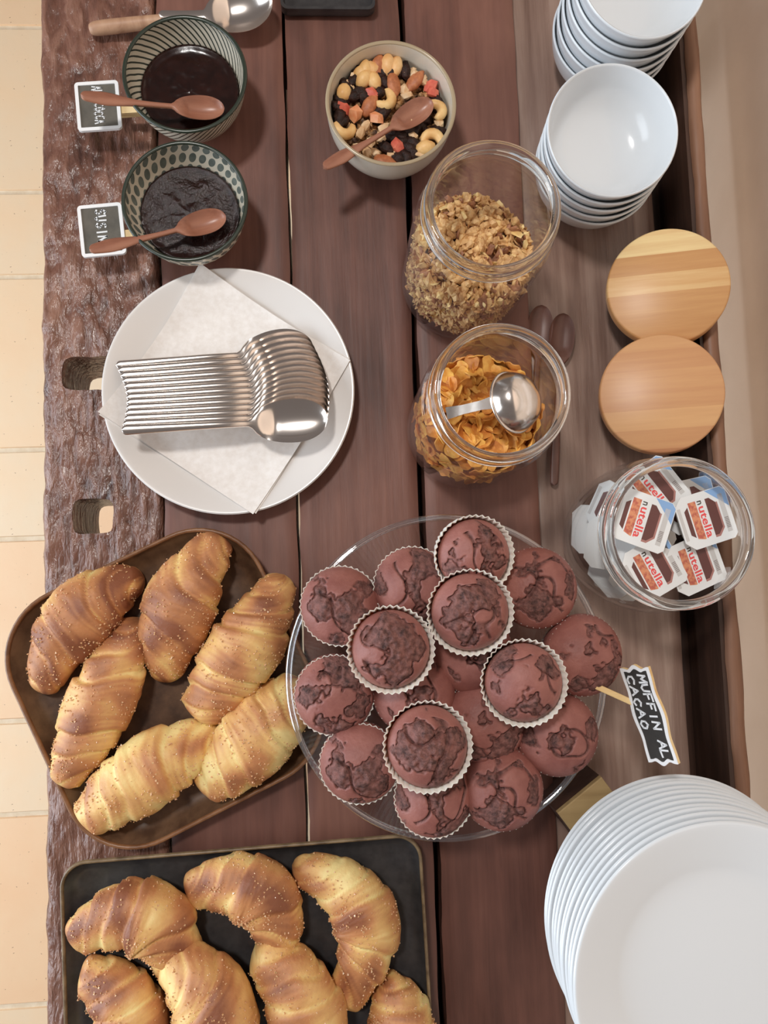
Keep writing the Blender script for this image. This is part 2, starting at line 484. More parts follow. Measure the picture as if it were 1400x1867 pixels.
bo = o1.modifiers.new('b', 'BOOLEAN'); bo.object = cm; bo.operation = 'DIFFERENCE'; bo.solver = 'EXACT'
dg = bpy.context.evaluated_depsgraph_get()
nm = bpy.data.meshes.new_from_object(o1.evaluated_get(dg)); o1.modifiers.clear(); o1.data = nm
bpy.data.objects.remove(cm)
nm.set_sharp_from_angle(angle=R_(50))
o1['label'] = 'rough adze-marked outer plank with two square holes'
for i, (g0, g1, dz, seed) in enumerate(((0.0012, 0.0013, 0, 11.2), (0.0013, 0.001, 0.0006, 23.7), (0.0046, 0.0, 0.0, 37.9))):
    obj('plank', plank_mesh(X[i + 1] + g0, X[i + 2] - g1, YA, YB, T - 0.0012 + dz * 0.5, 0.045, 0.0004, 0.005, 40, 7, 0.0012, seed, 0.0025), M['table_wood'], table)
PZ = -0.012           # the sunken strip behind the planks
XP = P(1246, 1200, PZ).x; XL = P(1328, 1200, 0.03).x; XO = P(1354, 1200, 0.03).x
pan = obj('plank', plank_mesh(X[4] + 0.0016, XP, YA, YB, T + PZ - 0.0006, 0.035, 0.0004, 0.005, 90, 6, 0.001, 51.3, 0.002), M['panel_wood'], table)
pan['label'] = 'sunken strip of lighter grained wood at the back of the table'
obj('plank', plank_mesh(XP + 0.001, XL + 0.001, YA, YB, T - 0.034, 0.03, 0.0006, 0.006, 70, 8, 0.001, 61.3), M['dark_wood'], table)
v, f = prism([(X[2] + .03, YA), (X[4] - .03, YA), (X[4] - .03, YB), (X[2] + .03, YB)], T - 0.058, T - 0.0475)
obj('seam_blocker', mesh('seam_blocker', v, f, False), M['dark_wood'], table)  # added unseen board: blocks the bright floor so the plank seam stays dark
lg = obj('back_ledge', plank_mesh(XL, XO, YA, YB, T + 0.03, 0.094, 0.0012, 0.004, 40, 18, 0.0016, 71.3, 0.004), M['ledge_wood'], table)
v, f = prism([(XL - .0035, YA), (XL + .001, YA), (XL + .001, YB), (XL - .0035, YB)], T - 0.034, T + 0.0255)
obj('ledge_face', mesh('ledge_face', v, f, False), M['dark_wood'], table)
lg['label'] = 'raised wooden ledge along the back edge of the table'
V, Fc = prism([(X[0] + 0.02, YA + .02), (XO - 0.01, YA + .02), (XO - 0.01, YB - .02), (X[0] + 0.02, YB - .02)], 0, 0)
for yy in (YA + 0.1, YB - 0.1):
    v, f = prism([(X[1] - .02, yy - .04), (XO - .005, yy - .04), (XO - .005, yy + .04), (X[1] - .02, yy + .04)], T - 0.15, T - 0.0705)
    obj('cross_beam', mesh('cross_beam', v, f, False), M['dark_wood'], table)
    for xx in (X[1] + 0.05, XO - 0.08):
        v, f = prism([(xx - .035, yy - .035), (xx + .035, yy - .035), (xx + .035, yy + .035), (xx - .035, yy + .035)], 0.0, T - 0.15)
        obj('leg', mesh('leg', v, f, False), M['dark_wood'], table)

# ------------------------------------------------------------------ spoons
def spoon_mesh(L, bl, bw, hw, depth, th, zprof=None, dome=0.0, neck=None, name='spoon', taper=None, NX=64, NC=10):
    """x from the handle end (0) to the bowl tip (L). hw(s): handle half width for s in 0..1 along the handle"""
    V, F_ = [], []
    hl = L - bl
    xs = [L * (0.5 - 0.5 * math.cos(pi * i / NX)) * 0.5 + L * i / NX * 0.5 for i in range(NX + 1)]
    for x in xs:
        if x < hl:
            s = x / hl; wv = hw(s)
            e = min(1.0, x / (hw(0.03) * 0.9 + 1e-6)); wv *= math.sqrt(max(0.02, 1 - (1 - e) ** 2))
            dp = 0.0
        else:
            wv = 0; dp = 0
        bx = (x - (L - bl)) / bl
        if bx > -0.12:
            q = (bx - 0.52) / 0.48 if bx > 0.52 else (bx - 0.52) / 0.64
            wb = bw * math.sqrt(max(0.0, 1 - abs(q) ** 2.1)) if abs(q) < 1 else 0
            if bx > 0.999: wb = bw * 0.05
            k = max(0.0, min(1.0, (bx + 0.12) / 0.35))
            wv = max(wv * (1 - k), wb) if x < hl else max(wb, bw * 0.05)
            if x < hl: wv = max(wv, hw(1.0))
            if bx < 0.2: wv = max(wv, hw(1.0) * 0.98)
            dp = depth * math.sqrt(max(0.0, 1 - min(1, abs(q)) ** 2)) if abs(q) < 1 else 0
            kk = max(0, min(1, bx / 0.25)); dp *= kk
        z0 = zprof(x / L) if zprof else 0
        inb = max(0, min(1, bx / 0.2))
        top, bot = [], []
        for j in range(NC + 1):
            v = -1 + 2 * j / NC; y = v * wv
            cc = max(0, 1 - v * v)
            zt = z0 - dp * cc + dome * math.sqrt(cc) * (1 - inb)
            zb = z0 - dp * cc - th * (0.35 + 0.65 * math.sqrt(cc)) - (dome * math.sqrt(cc) * (1 - inb))
            top.append((x, y, zt)); bot.append((x, y, zb))
        V += top + bot[::-1]
    n = 2 * (NC + 1)
    for i in range(NX):
        for k in range(n):
            F_.append([i * n + k, (i + 1) * n + k, (i + 1) * n + (k + 1) % n, i * n + (k + 1) % n])
    F_.append(list(range(n))); F_.append([NX * n + k for k in range(n)][::-1])
    return mesh(name, V, F_, True, 60)

def lay(o, H, B, roll=0.0, inv=None):
    """put a spoon so that its handle end is at H and its tip towards B"""
    H, B = Vector(H), Vector(B); x = (B - H).normalized()
    y = Vector((0, 0, 1)).cross(x).normalized(); z = x.cross(y)
    m = Matrix((x, y, z)).transposed() @ Matrix.Rotation(roll, 3, 'X')
    w_ = Matrix.Translation(H) @ m.to_4x4()
    o.matrix_basis = (inv @ w_) if inv is not None else w_

def wood_hw(s): return 0.0022 + 0.0032 * math.exp(-((s - 0.24) / 0.24) ** 2) - 0.0004 * s

# ------------------------------------------------------------------ jam bowls
def jam_bowl(name, rimpx, hr, r, mat, rimmat, label, jamr, jamh, jammat, jamname, jamlabel, jcat, name2):
    c = P(*rimpx, hr); loc = (c.x, c.y, T)
    t = thing(name, label, 'bowl', loc)
    outer = smoothprof([(0.024, 0.0), (0.026, 0.004), (0.036, 0.013), (0.0435, 0.028), (r * 0.975, hr - 0.006), (r, hr - 0.001)], 5)
    inner = smoothprof([(r - 0.0025, hr - 0.001), (r * 0.94, hr - 0.008), (0.0405, 0.028), (0.032, 0.0145), (0.018, 0.008), (0, 0.007)], 5)
    prof = [(0, 0.003), (0.019, 0.003), (0.021, 0.0)] + outer + inner
    obj('body', mesh('bowl', *lathe(prof, 96, False), True, 60), mat, t)
    ring = [(r - 0.0011 + 0.0016 * math.cos(a), hr - 0.0006 + 0.0012 * math.sin(a)) for a in [2 * pi * k / 10 for k in range(10)]]
    obj('rim', mesh('rim', *lathe(ring, 96, True)), rimmat, t, label='dark green painted rim')
    V, F_ = [], []
    n, m = 64, 22
    V.append((0, 0, jamh))
    for i in range(1, m + 1):
        rr = jamr * i / m
        for k in range(n):
            a = 2 * pi * k / n; x, y = rr * math.cos(a), rr * math.sin(a)
            z = jamh + (0.0007 if name2 else 0.0016) * (nz(x * 120, y * 120, hash(name) % 7) + .6 * nz(x * 320, y * 320, 3)) * (1 if i < m else 0)
            if i > m - 3: z += 0.0006 * (i - m + 3)
            V.append((x, y, z))
    for k in range(n): F_.append([0, 1 + k, 1 + (k + 1) % n])
    for i in range(m - 1):
        for k in range(n):
            a = 1 + i * n; F_.append([a + k, a + n + k, a + n + (k + 1) % n, a + (k + 1) % n])
    b = len(V)
    for k in range(n):
        a = 2 * pi * k / n; V.append((jamr * .72 * math.cos(a), jamr * .72 * math.sin(a), jamh - 0.012))
    for k in range(n):
        a = 1 + (m - 1) * n; F_.append([a + k, b + k, b + (k + 1) % n, a + (k + 1) % n])
    F_.append([b + k for k in range(n)][::-1])
    obj(jamname, mesh(jamname, V, F_), jammat, None, jamlabel, jcat, None, 'stuff', loc)
    return t
jam_bowl('jam_bowl', (337, 134), 0.05, 0.0485, M['stripe'], M['green_rim'], 'cream bowl with slanting dark stripes, full of dark jam', 0.0395, 0.027, M['jam_dark'], 'jam', 'smooth dark brown jam in the striped bowl', 'jam', True)
jam_bowl('jam_bowl', (337, 366), 0.05, 0.0485, M['leaf'], M['green_rim'], 'cream bowl patterned with grey leaf dots, full of plum jam', 0.0395, 0.027, M['jam_plum'], 'jam', 'glossy lumpy plum jam in the leaf-dotted bowl', 'jam', False)

ws = spoon_mesh(0.1085, 0.036, 0.0102, wood_hw, 0.0062, 0.0022, lambda s: 0.0035 * math.sin(pi * s) * -1, 0.0012)
def wood_spoon(H, B, label, mat='spoon_wood', roll=0, me=None):
    o = obj('wooden_spoon', me or ws, M[mat], None, label, 'spoon', 'small wooden spoons'); lay(o, H, B, roll); return o
wood_spoon(P(147, 173, 0.062), P(407, 197, 0.0385), 'small wooden spoon resting across the striped jam bowl')
wood_spoon(P(163, 455, 0.060), P(409, 393, 0.0385), 'small wooden spoon resting across the leaf-dotted jam bowl')

# ------------------------------------------------------------------ lettering in chalk
STROKES = {
 'A': [[(0, 0), (.5, 1), (1, 0)], [(.2, .4), (.8, .4)]], 'L': [[(0, 1), (0, 0), (.9, 0)]],
 'B': [[(0, 0), (0, 1), (.7, .9), (.7, .6), (0, .52), (.8, .4), (.8, .1), (0, 0)]], 'I': [[(.5, 0), (.5, 1)]],
 'C': [[(.9, .85), (.5, 1), (.12, .7), (.12, .3), (.5, 0), (.9, .15)]],
 'O': [[(.5, 1), (.1, .7), (.1, .3), (.5, 0), (.9, .3), (.9, .7), (.5, 1)]],
 'S': [[(.9, .85), (.5, 1), (.1, .8), (.3, .55), (.7, .45), (.9, .2), (.5, 0), (.1, .15)]],
 'U': [[(0, 1), (.08, .25), (.4, 0), (.8, .25), (.9, 1)]], 'N': [[(0, 0), (.05, 1), (.85, 0), (.9, 1)]],
 'E': [[(.9, 1), (0, 1), (0, 0), (.9, 0)], [(0, .5), (.7, .5)]],
 'M': [[(0, 0), (.1, 1), (.5, .3), (.9, 1), (1, 0)]], 'F': [[(.9, 1), (0, 1), (0, 0)], [(0, .5), (.7, .5)]], ' ': []}
def lettering(text, x0, y0, wd, hg, lw, z, gapf=0.28, slant=0.0, seed=1):
    """flat chalk strokes; writing runs along +x from (x0,y0), letters hg tall, the whole wd long"""
    rnd = random.Random(seed); n = len(text); cw = wd / (n * (1 + gapf) - gapf); parts = []
    for i, ch in enumerate(text):
        bx = x0 + i * cw * (1 + gapf); jy = rnd.uniform(-.06, .06) * hg
        for st in STROKES[ch]:
            pts = [Vector((bx + (px + rnd.uniform(-.05, .05)) * cw + slant * py * hg, y0 + jy + (py + rnd.uniform(-.05, .05)) * hg)) for px, py in st]
            for a, b in zip(pts, pts[1:]):
                d = (b - a).normalized(); nrm = Vector((-d.y, d.x)) * lw / 2; e = d * lw * 0.35
                parts.append(prism([tuple(a - e - nrm), tuple(b + e - nrm), tuple(b + e + nrm), tuple(a - e + nrm)], z, z + 0.0003))
    return join(parts)

def chalk_tag(center, h, wd, hg, ang, text, label, peg_dx, peg_dy, tilt=0.0, seed=1):
    c = P(*center, h)
    t = thing('chalkboard_tag', label, 'sign', c, 'chalkboard tags on the jam bowls')
    t.rotation_euler = (0, tilt, ang)
    o_ = rrect(wd, hg, 0.003, 4); i_ = rrect(wd - 0.0055, hg - 0.0055, 0.0006, 4)
    loops = [[(x, y, -0.0012) for x, y in o_], [(x, y, 0.0014) for x, y in o_], [(x, y, 0.0014) for x, y in i_], [(x, y, 0.0002) for x, y in i_]]
    obj('frame', mesh('frame', *loft(loops), False), M['white_frame'], t)
    v, f = prism(i_, 0.0002, 0.0005); sl = obj('slate', mesh('slate', v, f, False), M['slate'], t)
    L = lettering(text, -hg * 0.40, -0.0035, hg * 0.76, 0.0076, 0.0013 if len(text) < 8 else 0.0009, 0.0006, seed=seed)
    L = xform(L, Matrix.Rotation(-pi / 2, 4, 'Z'))
    obj('lettering', mesh('lettering', *L, False), M['chalk'], sl)
    pg = []
    for s, tt in ((1, 0), (-1, 0)):
        pg.append(xform(prism(rrect(0.034, 0.0065, 0.001, 2), -0.0015, 0.0015), Matrix.Translation((peg_dx, peg_dy, -0.0030 - (0.0035 if s < 0 else 0)))))
    obj('peg', mesh('peg', *join(pg), True, 40), M['pale_wood'], t, label='pale wooden peg')
    # little foot that holds the tag up from the plank
    v, f = prism(rrect(0.012, 0.008, 0.001, 2), -h + 0.0015, -0.0078); obj('peg_foot', mesh('peg_foot', v, f, False), M['pale_wood'], t)
    return t
chalk_tag((179.5, 194), 0.024, 0.0352, 0.0415, R_(4), 'ALBICOCCA', 'small white-framed chalkboard tag beside the striped jam bowl', 0.021, -0.003, 0, 3)
chalk_tag((186, 420), 0.024, 0.0352, 0.0430, R_(5), 'SUSINE', 'small white-framed chalkboard tag beside the leaf-dotted jam bowl', 0.021, -0.004, 0, 5)

# ------------------------------------------------------------------ serving spoon at the top
t = thing('serving_spoon', 'big steel serving spoon with a pale wooden handle behind the striped bowl', 'spoon', P(162, 46, 0.012))
A_, B_ = P(162, 47, 0.012), P(497, 8, 0.020)
Ls = (B_ - A_).length
sm = spoon_mesh(Ls - 0.06, 0.052, 0.0205, lambda s: 0.0035, 0.010, 0.0012, lambda s: -0.006 * math.sin(pi * min(1, s * 1.0)), 0.0006, name='steel_spoon')
so = obj('steel_bowl', sm, M['steel'], t); 
hp = smoothprof([(0.0008, -0.001), (0.0045, 0.001), (0.0058, 0.012), (0.0052, 0.05), (0.0036, 0.085), (0.001, 0.086)], 4)
ho = obj('handle', mesh('handle', *lathe([(0, -0.001)] + hp + [(0, 0.086)], 20, False)), M['handle_wood'], t)
bpy.context.view_layer.update()
inv = t.matrix_world.inverted()
dx = (B_ - A_).normalized()
lay(so, A_ + dx * 0.06 + Vector((0, 0, 0.004)), B_ + Vector((0, 0, 0.004)), 0, inv);
ho.matrix_basis = inv @ Matrix.Translation(A_ + Vector((0, 0, -0.004))) @ dx.to_track_quat('Z', 'Y').to_matrix().to_4x4()

# dark tray whose corner shows at the top edge
a = P(680, 17, 0.012); b = P(516, 17, 0.012)
poly = rrect(a.x - b.x + 0.004, 0.12, 0.006, 4)
v, f = loft([[(x * .96, y * .96, 0) for x, y in poly], [(x, y, 0.004) for x, y in poly], [(x, y, 0.012) for x, y in poly], [(x * .95, y * .96, 0.012) for x, y in poly], [(x * .93, y * .94, 0.005) for x, y in poly]])
obj('black_tray', mesh('black_tray', v, f, True, 40), M['black_tray'], None, 'flat black tray cut off by the top edge of the photo', 'tray', loc=((a.x + b.x) / 2, a.y + 0.06, T))

# ------------------------------------------------------------------ muesli bowl
mc = P(713, 187, 0.055); mloc = Vector((mc.x, mc.y, T))
t = thing('muesli_bowl', 'grey white bowl with a tan rim holding nuts and dried fruit', 'bowl', mloc)
r, hr = 0.0520, 0.055
outer = smoothprof([(0.028, 0.0), (0.031, 0.004), (0.042, 0.014), (0.0495, 0.032), (r, hr - 0.001)], 5)
inner = smoothprof([(r - 0.003, hr - 0.001), (0.0472, 0.034), (0.040, 0.017), (0.022, 0.008), (0, 0.007)], 5)
obj('body', mesh('bowl', *lathe([(0, 0.002), (0.026, 0.002)] + outer + inner, 96, False), True, 60), M['cream_glaze'], t)
ring = [(r - 0.0013 + 0.0016 * math.cos(a), hr - 0.0006 + 0.0011 * math.sin(a)) for a in [2 * pi * k / 10 for k in range(10)]]
obj('rim', mesh('rim', *lathe(ring, 96, True)), M['tan_rim'], t, label='tan brown rim')
# nuts
def egg(a, b, c, point=0.0, wob=0.0, seed=0, sub=2):
    v, f = ico(sub); out = []
    for (x, y, z) in v:
        k = 1 - point * max(0, x) ** 1.5
        w_ = 1 + wob * (0.55 * nz(x * 1.6 + seed, y * 1.6, z * 1.6) + 0.4 * nz(x * 4 + seed, y * 4, z * 4))
        out.append((x * a * w_, y * b * k * w_, z * c * k * w_))
    return out, f
def cashew_v():
    loops = []
    for i in range(13):
        s = i / 12; a = R_(-115 + 230 * s); rad = 0.0062
        cx, cy = rad * math.cos(a), rad * math.sin(a)
        rr = 0.0036 * math.sqrt(max(0.02, 1 - (2 * s - 1) ** 4)) * (1.1 - 0.35 * abs(s - .5))
        loops.append([((rad + rr * math.cos(q)) * math.cos(a) - rad * .5, (rad + rr * math.cos(q)) * math.sin(a), rr * math.sin(q)) for q in [2 * pi * k / 10 for k in range(10)]])
    return loft(loops)
def chip(seed, s=0.006, flat=0.5):
    rnd = random.Random(seed); v, f = ico(1)
    d = [(Vector((rnd.uniform(-1, 1), rnd.uniform(-1, 1), rnd.uniform(-1, 1))).normalized(), rnd.uniform(.45, .8)) for _ in range(7)]
    out = []
    for p in v:
        p = Vector(p)
        for n_, k in d:
            q = p.dot(n_)
            if q > k: p = p - n_ * (q - k)
        out.append((p.x * s, p.y * s * .8, p.z * s * flat))
    return out, f
NUT = {
 'almond': [('almond', mesh('almond', *egg(0.0098, 0.0056, 0.0034, 0.55)), 'almond')],
 'blanched_almond': [('blanched_almond', mesh('blanched', *egg(0.0088, 0.0058, 0.0044, 0.3)), 'blanched')],
 'cashew': [('cashew', mesh('cashew', *cashew_v()), 'cashew')],
 'peanut': [('peanut', mesh('peanut', *egg(0.0078, 0.0055, 0.0052, 0.25)), 'cashew')],
 'raisin': [('raisin', mesh('raisin', *egg(0.0068, 0.0044, 0.0036, 0.2, 0.9, k * 3.7)), 'raisin') for k in range(4)],
 'red': [('dried_fruit_cube', mesh('fruit', *chip(k, 0.0072, 0.6), True, 30), 'red_fruit') for k in (1, 2, 3)],
 'orange': [('dried_fruit_cube', mesh('fruit', *chip(k + 30, 0.0074, 0.6), True, 30), 'orange_fruit') for k in (1, 2)],
 'bit': [('nut_piece', mesh('nut_piece', *chip(k + 60, 0.0058, 0.55), True, 30), 'pale_nut') for k in range(5)],
}
NLAB = {'almond': ('brown skinned whole almond lying in the muesli bowl', 'almond', 'almonds in the muesli bowl'),
 'blanched_almond': ('pale blanched whole almond lying in the muesli bowl', 'almond', 'blanched almonds in the muesli bowl'),
 'cashew': ('curved pale cashew nut lying in the muesli bowl', 'cashew', 'cashews in the muesli bowl'),
 'peanut': ('rounded golden peanut lying in the muesli bowl', 'peanut', 'peanuts in the muesli bowl'),
 'raisin': ('wrinkled black raisin among the nuts in the muesli bowl', 'raisin', 'raisins in the muesli bowl'),
 'red': ('red cube of dried fruit in the muesli bowl', 'dried fruit', 'red fruit cubes in the muesli bowl'),
 'orange': ('orange pink cube of dried fruit in the muesli bowl', 'dried fruit', 'orange fruit cubes in the muesli bowl'),
 'bit': ('small pale broken nut piece in the muesli bowl', 'nut piece', 'nut pieces in the muesli bowl')}
NIND = {'blanched_almond': ['pale blanched almond lying crosswise at the back left of the muesli bowl', 'pale blanched almond upright at the back middle of the muesli bowl', 'pale blanched almond rightmost of the back row in the muesli bowl'],
 'almond': ['brown almond between two blanched ones at the back of the muesli bowl', 'slim brown almond standing alone in the middle of the muesli bowl', 'brown almond left of the middle, above the orange fruit cube', 'brown almond half hidden behind the wooden spoon bowl', 'brown almond at the front rim of the muesli bowl'],
 'cashew': ['pale cashew at the left edge under the orange cube', 'pale cashew at the lower right edge of the muesli bowl', 'pale cashew in the middle, left of the wooden spoon bowl', 'pale cashew at the right, touching the spoon tip'],
 'peanut': ['golden peanut at the far left edge of the muesli bowl', 'golden peanut just below the back row of almonds', 'golden round peanut under the lower right cashew', 'golden peanut half left of the bowl centre, tilted', 'golden peanut half beside the slim almond', 'golden peanut leftmost under the back almonds'],
 'red': ['red dried fruit cube at the left of the muesli bowl', 'red dried fruit cube near the front among raisins', 'red dried fruit cube at the right, beside the spoon', 'red dried fruit cube highest at the right edge', 'pinkish dried fruit cube near the bowl centre'],
 'orange': ['orange dried fruit cube beside the left red cube', 'pale orange fruit cube touching the spoon handle']}
NCNT = {}
def nut(kind, p, yaw, pitch=0.0, rollv=0.0, sc_=1.0):
    nm_, me, mt = random.choice(NUT[kind]); lb, ct, gr = NLAB[kind]
    if kind in NIND:
        q_ = NCNT.get(kind, 0); NCNT[kind] = q_ + 1; lb = NIND[kind][q_]
    o = obj(nm_, me, M[mt], None, lb, ct, gr); o.location = p; o.rotation_euler = (rollv, pitch, yaw); o.scale = (sc_,) * 3
    return o
spots = [('blanched_almond', 415, 225, .1), ('blanched_almond', 650, 180, 1.5), ('blanched_almond', 745, 185, 1.3), ('almond', 540, 245, 1.3), ('almond', 715, 510, -1.45),
 ('almond', 490, 690, 1.0), ('almond', 915, 465, .8), ('almond', 640, 1245, -.25), ('cashew', 250, 930, -1.5), ('cashew', 1080, 1005, 1.4), ('cashew', 650, 650, -.6), ('cashew', 1125, 740, .4),
 ('peanut', 180, 540, 1.3), ('peanut', 430, 340, 1.5), ('peanut', 1010, 1100, .2), ('peanut', 430, 455, .9), ('peanut', 525, 465, -1.1), ('peanut', 370, 330, .5), ('red', 240, 725, -.3), ('red', 745, 1080, -.9),
 ('red', 1110, 560, 1.2), ('red', 1135, 465, .4), ('red', 515, 580, 0), ('orange', 355, 780, 1.4), ('orange', 550, 825, -.7)]
spots += [('bit', x, y, x) for x, y in ((1025, 385), (950, 240), (830, 350), (815, 520), (880, 880), (900, 990), (500, 1040), (540, 1120), (460, 1140), (590, 990), (700, 1160), (1000, 1185), (300, 510), (835, 590), (450, 880), (1170, 880), (280, 350), (380, 1090), (960, 300), (1020, 440), (400, 950), (620, 900))]
spots += [('raisin', x, y, y) for x, y in ((860, 250), (680, 290), (640, 380), (600, 440), (740, 310), (300, 400), (350, 385), (250, 610), (320, 600), (430, 605), (150, 700), (170, 790), (230, 830), (590, 720), (600, 780), (960, 860), (1010, 820), (740, 940), (800, 960), (860, 930), (690, 980), (780, 1040), (860, 1080), (900, 1140), (830, 1180), (760, 1190), (640, 1080), (1140, 930), (1180, 690), (1165, 640), (380, 560), (620, 350), (700, 350), (570, 560), (640, 480), (920, 900), (880, 1030), (230, 480), (200, 640))]
for i, (k, zx, zy, yaw) in enumerate(spots):
    px, py = 580 + zx / 5.185, 60 + zy / 5.185
    p = P(px, py, 0.0385); d = (Vector((p.x, p.y)) - mloc.xy).length
    if d > 0.041: p = p.lerp(Vector((mloc.x, mloc.y, p.z)), 1 - 0.041 / d)
    hgt = 0.038 + (0.0022 if k not in ('raisin', 'bit') else (0.0 if k == 'raisin' else 0.001)) + random.uniform(-.0006, .0008)
    nut(k, (p.x, p.y, T + hgt), yaw, random.uniform(-.3, .3), random.uniform(-.4, .4), 1.12 if k != 'raisin' else 1.15)
random.seed(21)
bits = []
for k in range(420):
    a = random.uniform(0, 2 * pi); rr = 0.0425 * math.sqrt(random.random())
    v, f = chip(k % 9 + 80, random.uniform(.003, .005), .7)
    bits.append(xform((v, f), Matrix.Translation((rr * math.cos(a), rr * math.sin(a), 0.033 + random.uniform(-.002, .003))) @ Euler((random.random() * 6, random.random() * 6, 0)).to_matrix().to_4x4()))
bed = lathe([(0, 0.009), (0.022, 0.0095), (0.038, 0.0185), (0.0438, 0.031), (0, 0.033)], 48, False)
V, Fc = join([bed] + bits)
obj('muesli', mesh('muesli', V, Fc, False), speck('muesli_mix', srgb(60, 36, 24), srgb(206, 158, 104), 110, 0.6, 0.4, 0.001, lo=.38, hi=.62), None, 'bed of small oat and nut crumbs under the nuts in the bowl', 'muesli', None, 'stuff', mloc)
wood_spoon(P(590, 304, 0.0585), P(792, 180, 0.0475), 'small wooden spoon lying on the nuts in the muesli bowl')

# ------------------------------------------------------------------ glass jars
def jar(name, rimpx, hr, prof_o, wall, rim_r, label, base_h=0.0, tube=0.0033):
    c = P(*rimpx, hr); loc = Vector((c.x, c.y, T + base_h)); H = hr - base_h
    t = thing(name, label, 'jar', loc)
    po = smoothprof(prof_o, 5)
    pi_ = [(max(r_ - wall, 0.001), max(z_, 0.006)) for r_, z_ in po if z_ > 0.004]
    prof = [(0, 0.0)] + po + pi_[::-1] + [(0, 0.006)]
    obj('body', mesh('jar', *lathe(prof, 128, False), True, 50), M['glass'], t)
    rg = [(rim_r + tube * math.cos(a), H - tube + tube * 1.1 * math.sin(a)) for a in [2 * pi * k / 14 for k in range(14)]]
    obj('rim', mesh('jar_rim', *lathe(rg, 128, True)), M['rim_glass'], t, label='thick rounded glass rim')
    rg2 = [(rim_r + 0.0022 + 0.0022 * math.cos(a), H - 0.0145 + 0.0019 * math.sin(a)) for a in [2 * pi * k / 12 for k in range(12)]]
    obj('neck_ring', mesh('neck_ring', *lathe(rg2, 128, True)), M['rim_glass'], t)
    return loc
tall = lambda: [(0.040, 0.0), (0.047, 0.0015), (0.0505, 0.007), (0.051, 0.02), (0.051, 0.06), (0.051, 0.108), (0.0495, 0.118), (0.0455, 0.1265), (0.0437, 0.131), (0.0437, 0.142)]
GL = jar('glass_jar', (900, 374), 0.145, tall(), 0.003, 0.0437, 'tall open glass jar half full of granola clusters')
FL = jar('glass_jar', (915, 714), 0.145, tall(), 0.003, 0.0437, 'tall open glass jar of corn flakes with a steel scoop inside')

# granola
random.seed(5)
def crumb(seed, s):
    v, f = ico(1); return [(x * s * (1 + .95 * nz(x * 1.9 + seed, y * 1.7, z * 1.7)), y * s * (1 + .95 * nz(x * 1.9, y * 1.7 + seed, z * 1.7)) * .85, z * s * .75 * (1 + .4 * nz(x, y, z + seed))) for x, y, z in v], f
CR = [crumb(k * 3.3, 1.0) for k in range(8)]
def gheight(x, y): return 0.068 + 0.006 * nz(x * 30, y * 30, 2.2) - 0.10 * (x + y) * 0.30
def scatter_fill(n_side, n_top, R, smin, smax, top):
    out = []
    for k in range(n_side):
        a = random.uniform(0, 2 * pi); z = random.uniform(0.009, 1.0)
        x, y = math.cos(a), math.sin(a); s = random.uniform(smin, smax)
        z = 0.009 + (top(x * R, y * R) - 0.009) * z
        rr = R - s * 1.0
        if z < 0.012: rr -= 0.002
        out.append((Vector((rr * x, rr * y, z)), s))
    for k in range(n_top):
        a = random.uniform(0, 2 * pi); rr = (R - 0.005) * math.sqrt(random.random())
        x, y = rr * math.cos(a), rr * math.sin(a); s = random.uniform(smin, smax)
        out.append((Vector((x, y, top(x, y) + random.uniform(-.002, .002))), s))
    return out
def core(R, top, n=40, m=8):
    V = [(0, 0, 0.008)]; F_ = []
    rows = []
    for (rr, z) in ((R * .9, 0.008), (R, 0.014)):
        rows.append([len(V) + k for k in range(n)]); V += [(rr * math.cos(2 * pi * k / n), rr * math.sin(2 * pi * k / n), z) for k in range(n)]
    for q in range(m, 0, -1):
        rr = R * q / m; rows.append([len(V) + k for k in range(n)])
        V += [(rr * math.cos(2 * pi * k / n), rr * math.sin(2 * pi * k / n), top(rr * math.cos(2 * pi * k / n), rr * math.sin(2 * pi * k / n)) - 0.003) for k in range(n)]
    tip = len(V); V.append((0, 0, top(0, 0) - 0.003))
    for k in range(n): F_.append([0, rows[0][(k + 1) % n], rows[0][k]]); F_.append([tip, rows[-1][k], rows[-1][(k + 1) % n]])
    for a, b in zip(rows, rows[1:]):
        for k in range(n): F_.append([a[k], a[(k + 1) % n], b[(k + 1) % n], b[k]])
    return V, F_
rot = lambda: Euler((random.random() * 6.3, random.random() * 6.3, random.random() * 6.3)).to_matrix().to_4x4()
parts = {'granola': [], 'granola_dark': [], 'granola_pale': []}
for p, s in scatter_fill(2100, 560, 0.0480, 0.0018, 0.0060, gheight):
    q = random.choices(['granola', 'granola_dark', 'granola_pale'], (6, 2, 2))[0]
    parts[q].append(xform(random.choice(CR), Matrix.Translation(p) @ rot() @ Matrix.Diagonal((s * random.uniform(.8, 1.5), s * random.uniform(.7, 1.2), s * random.choice((.22, .3, .5, .9)), 1))))
gm = []
for k in parts:
    gm.append((join(parts[k]), k))
V, Fc, mi = [], [], []
cv, cf = core(0.0445, gheight)
for (v, f), k in [((cv, cf), 'granola_dark')] + gm:
    b = len(V); V += v; Fc += [[i + b for i in q] for q in f]; mi += [['granola', 'granola_dark', 'granola_pale'].index(k)] * len(f)
me = mesh('granola', V, Fc, False)
for k in ('granola', 'granola_dark', 'granola_pale'): me.materials.append(M[k])
me.polygons.foreach_set('material_index', mi)
obj('granola', me, None, None, 'toasted oat granola crumbs filling the upper glass jar', 'granola', None, 'stuff', GL)
cl = []
for k in range(5):
    ps = [xform(random.choice(CR), Matrix.Translation((random.uniform(-1, 1) * .005, random.uniform(-1, 1) * .0045, random.uniform(-1, 1) * .003)) @ rot() @ Matrix.Scale(random.uniform(.003, .0048), 4)) for _ in range(9)]
    cl.append(mesh('granola_cluster', *join(ps), False))
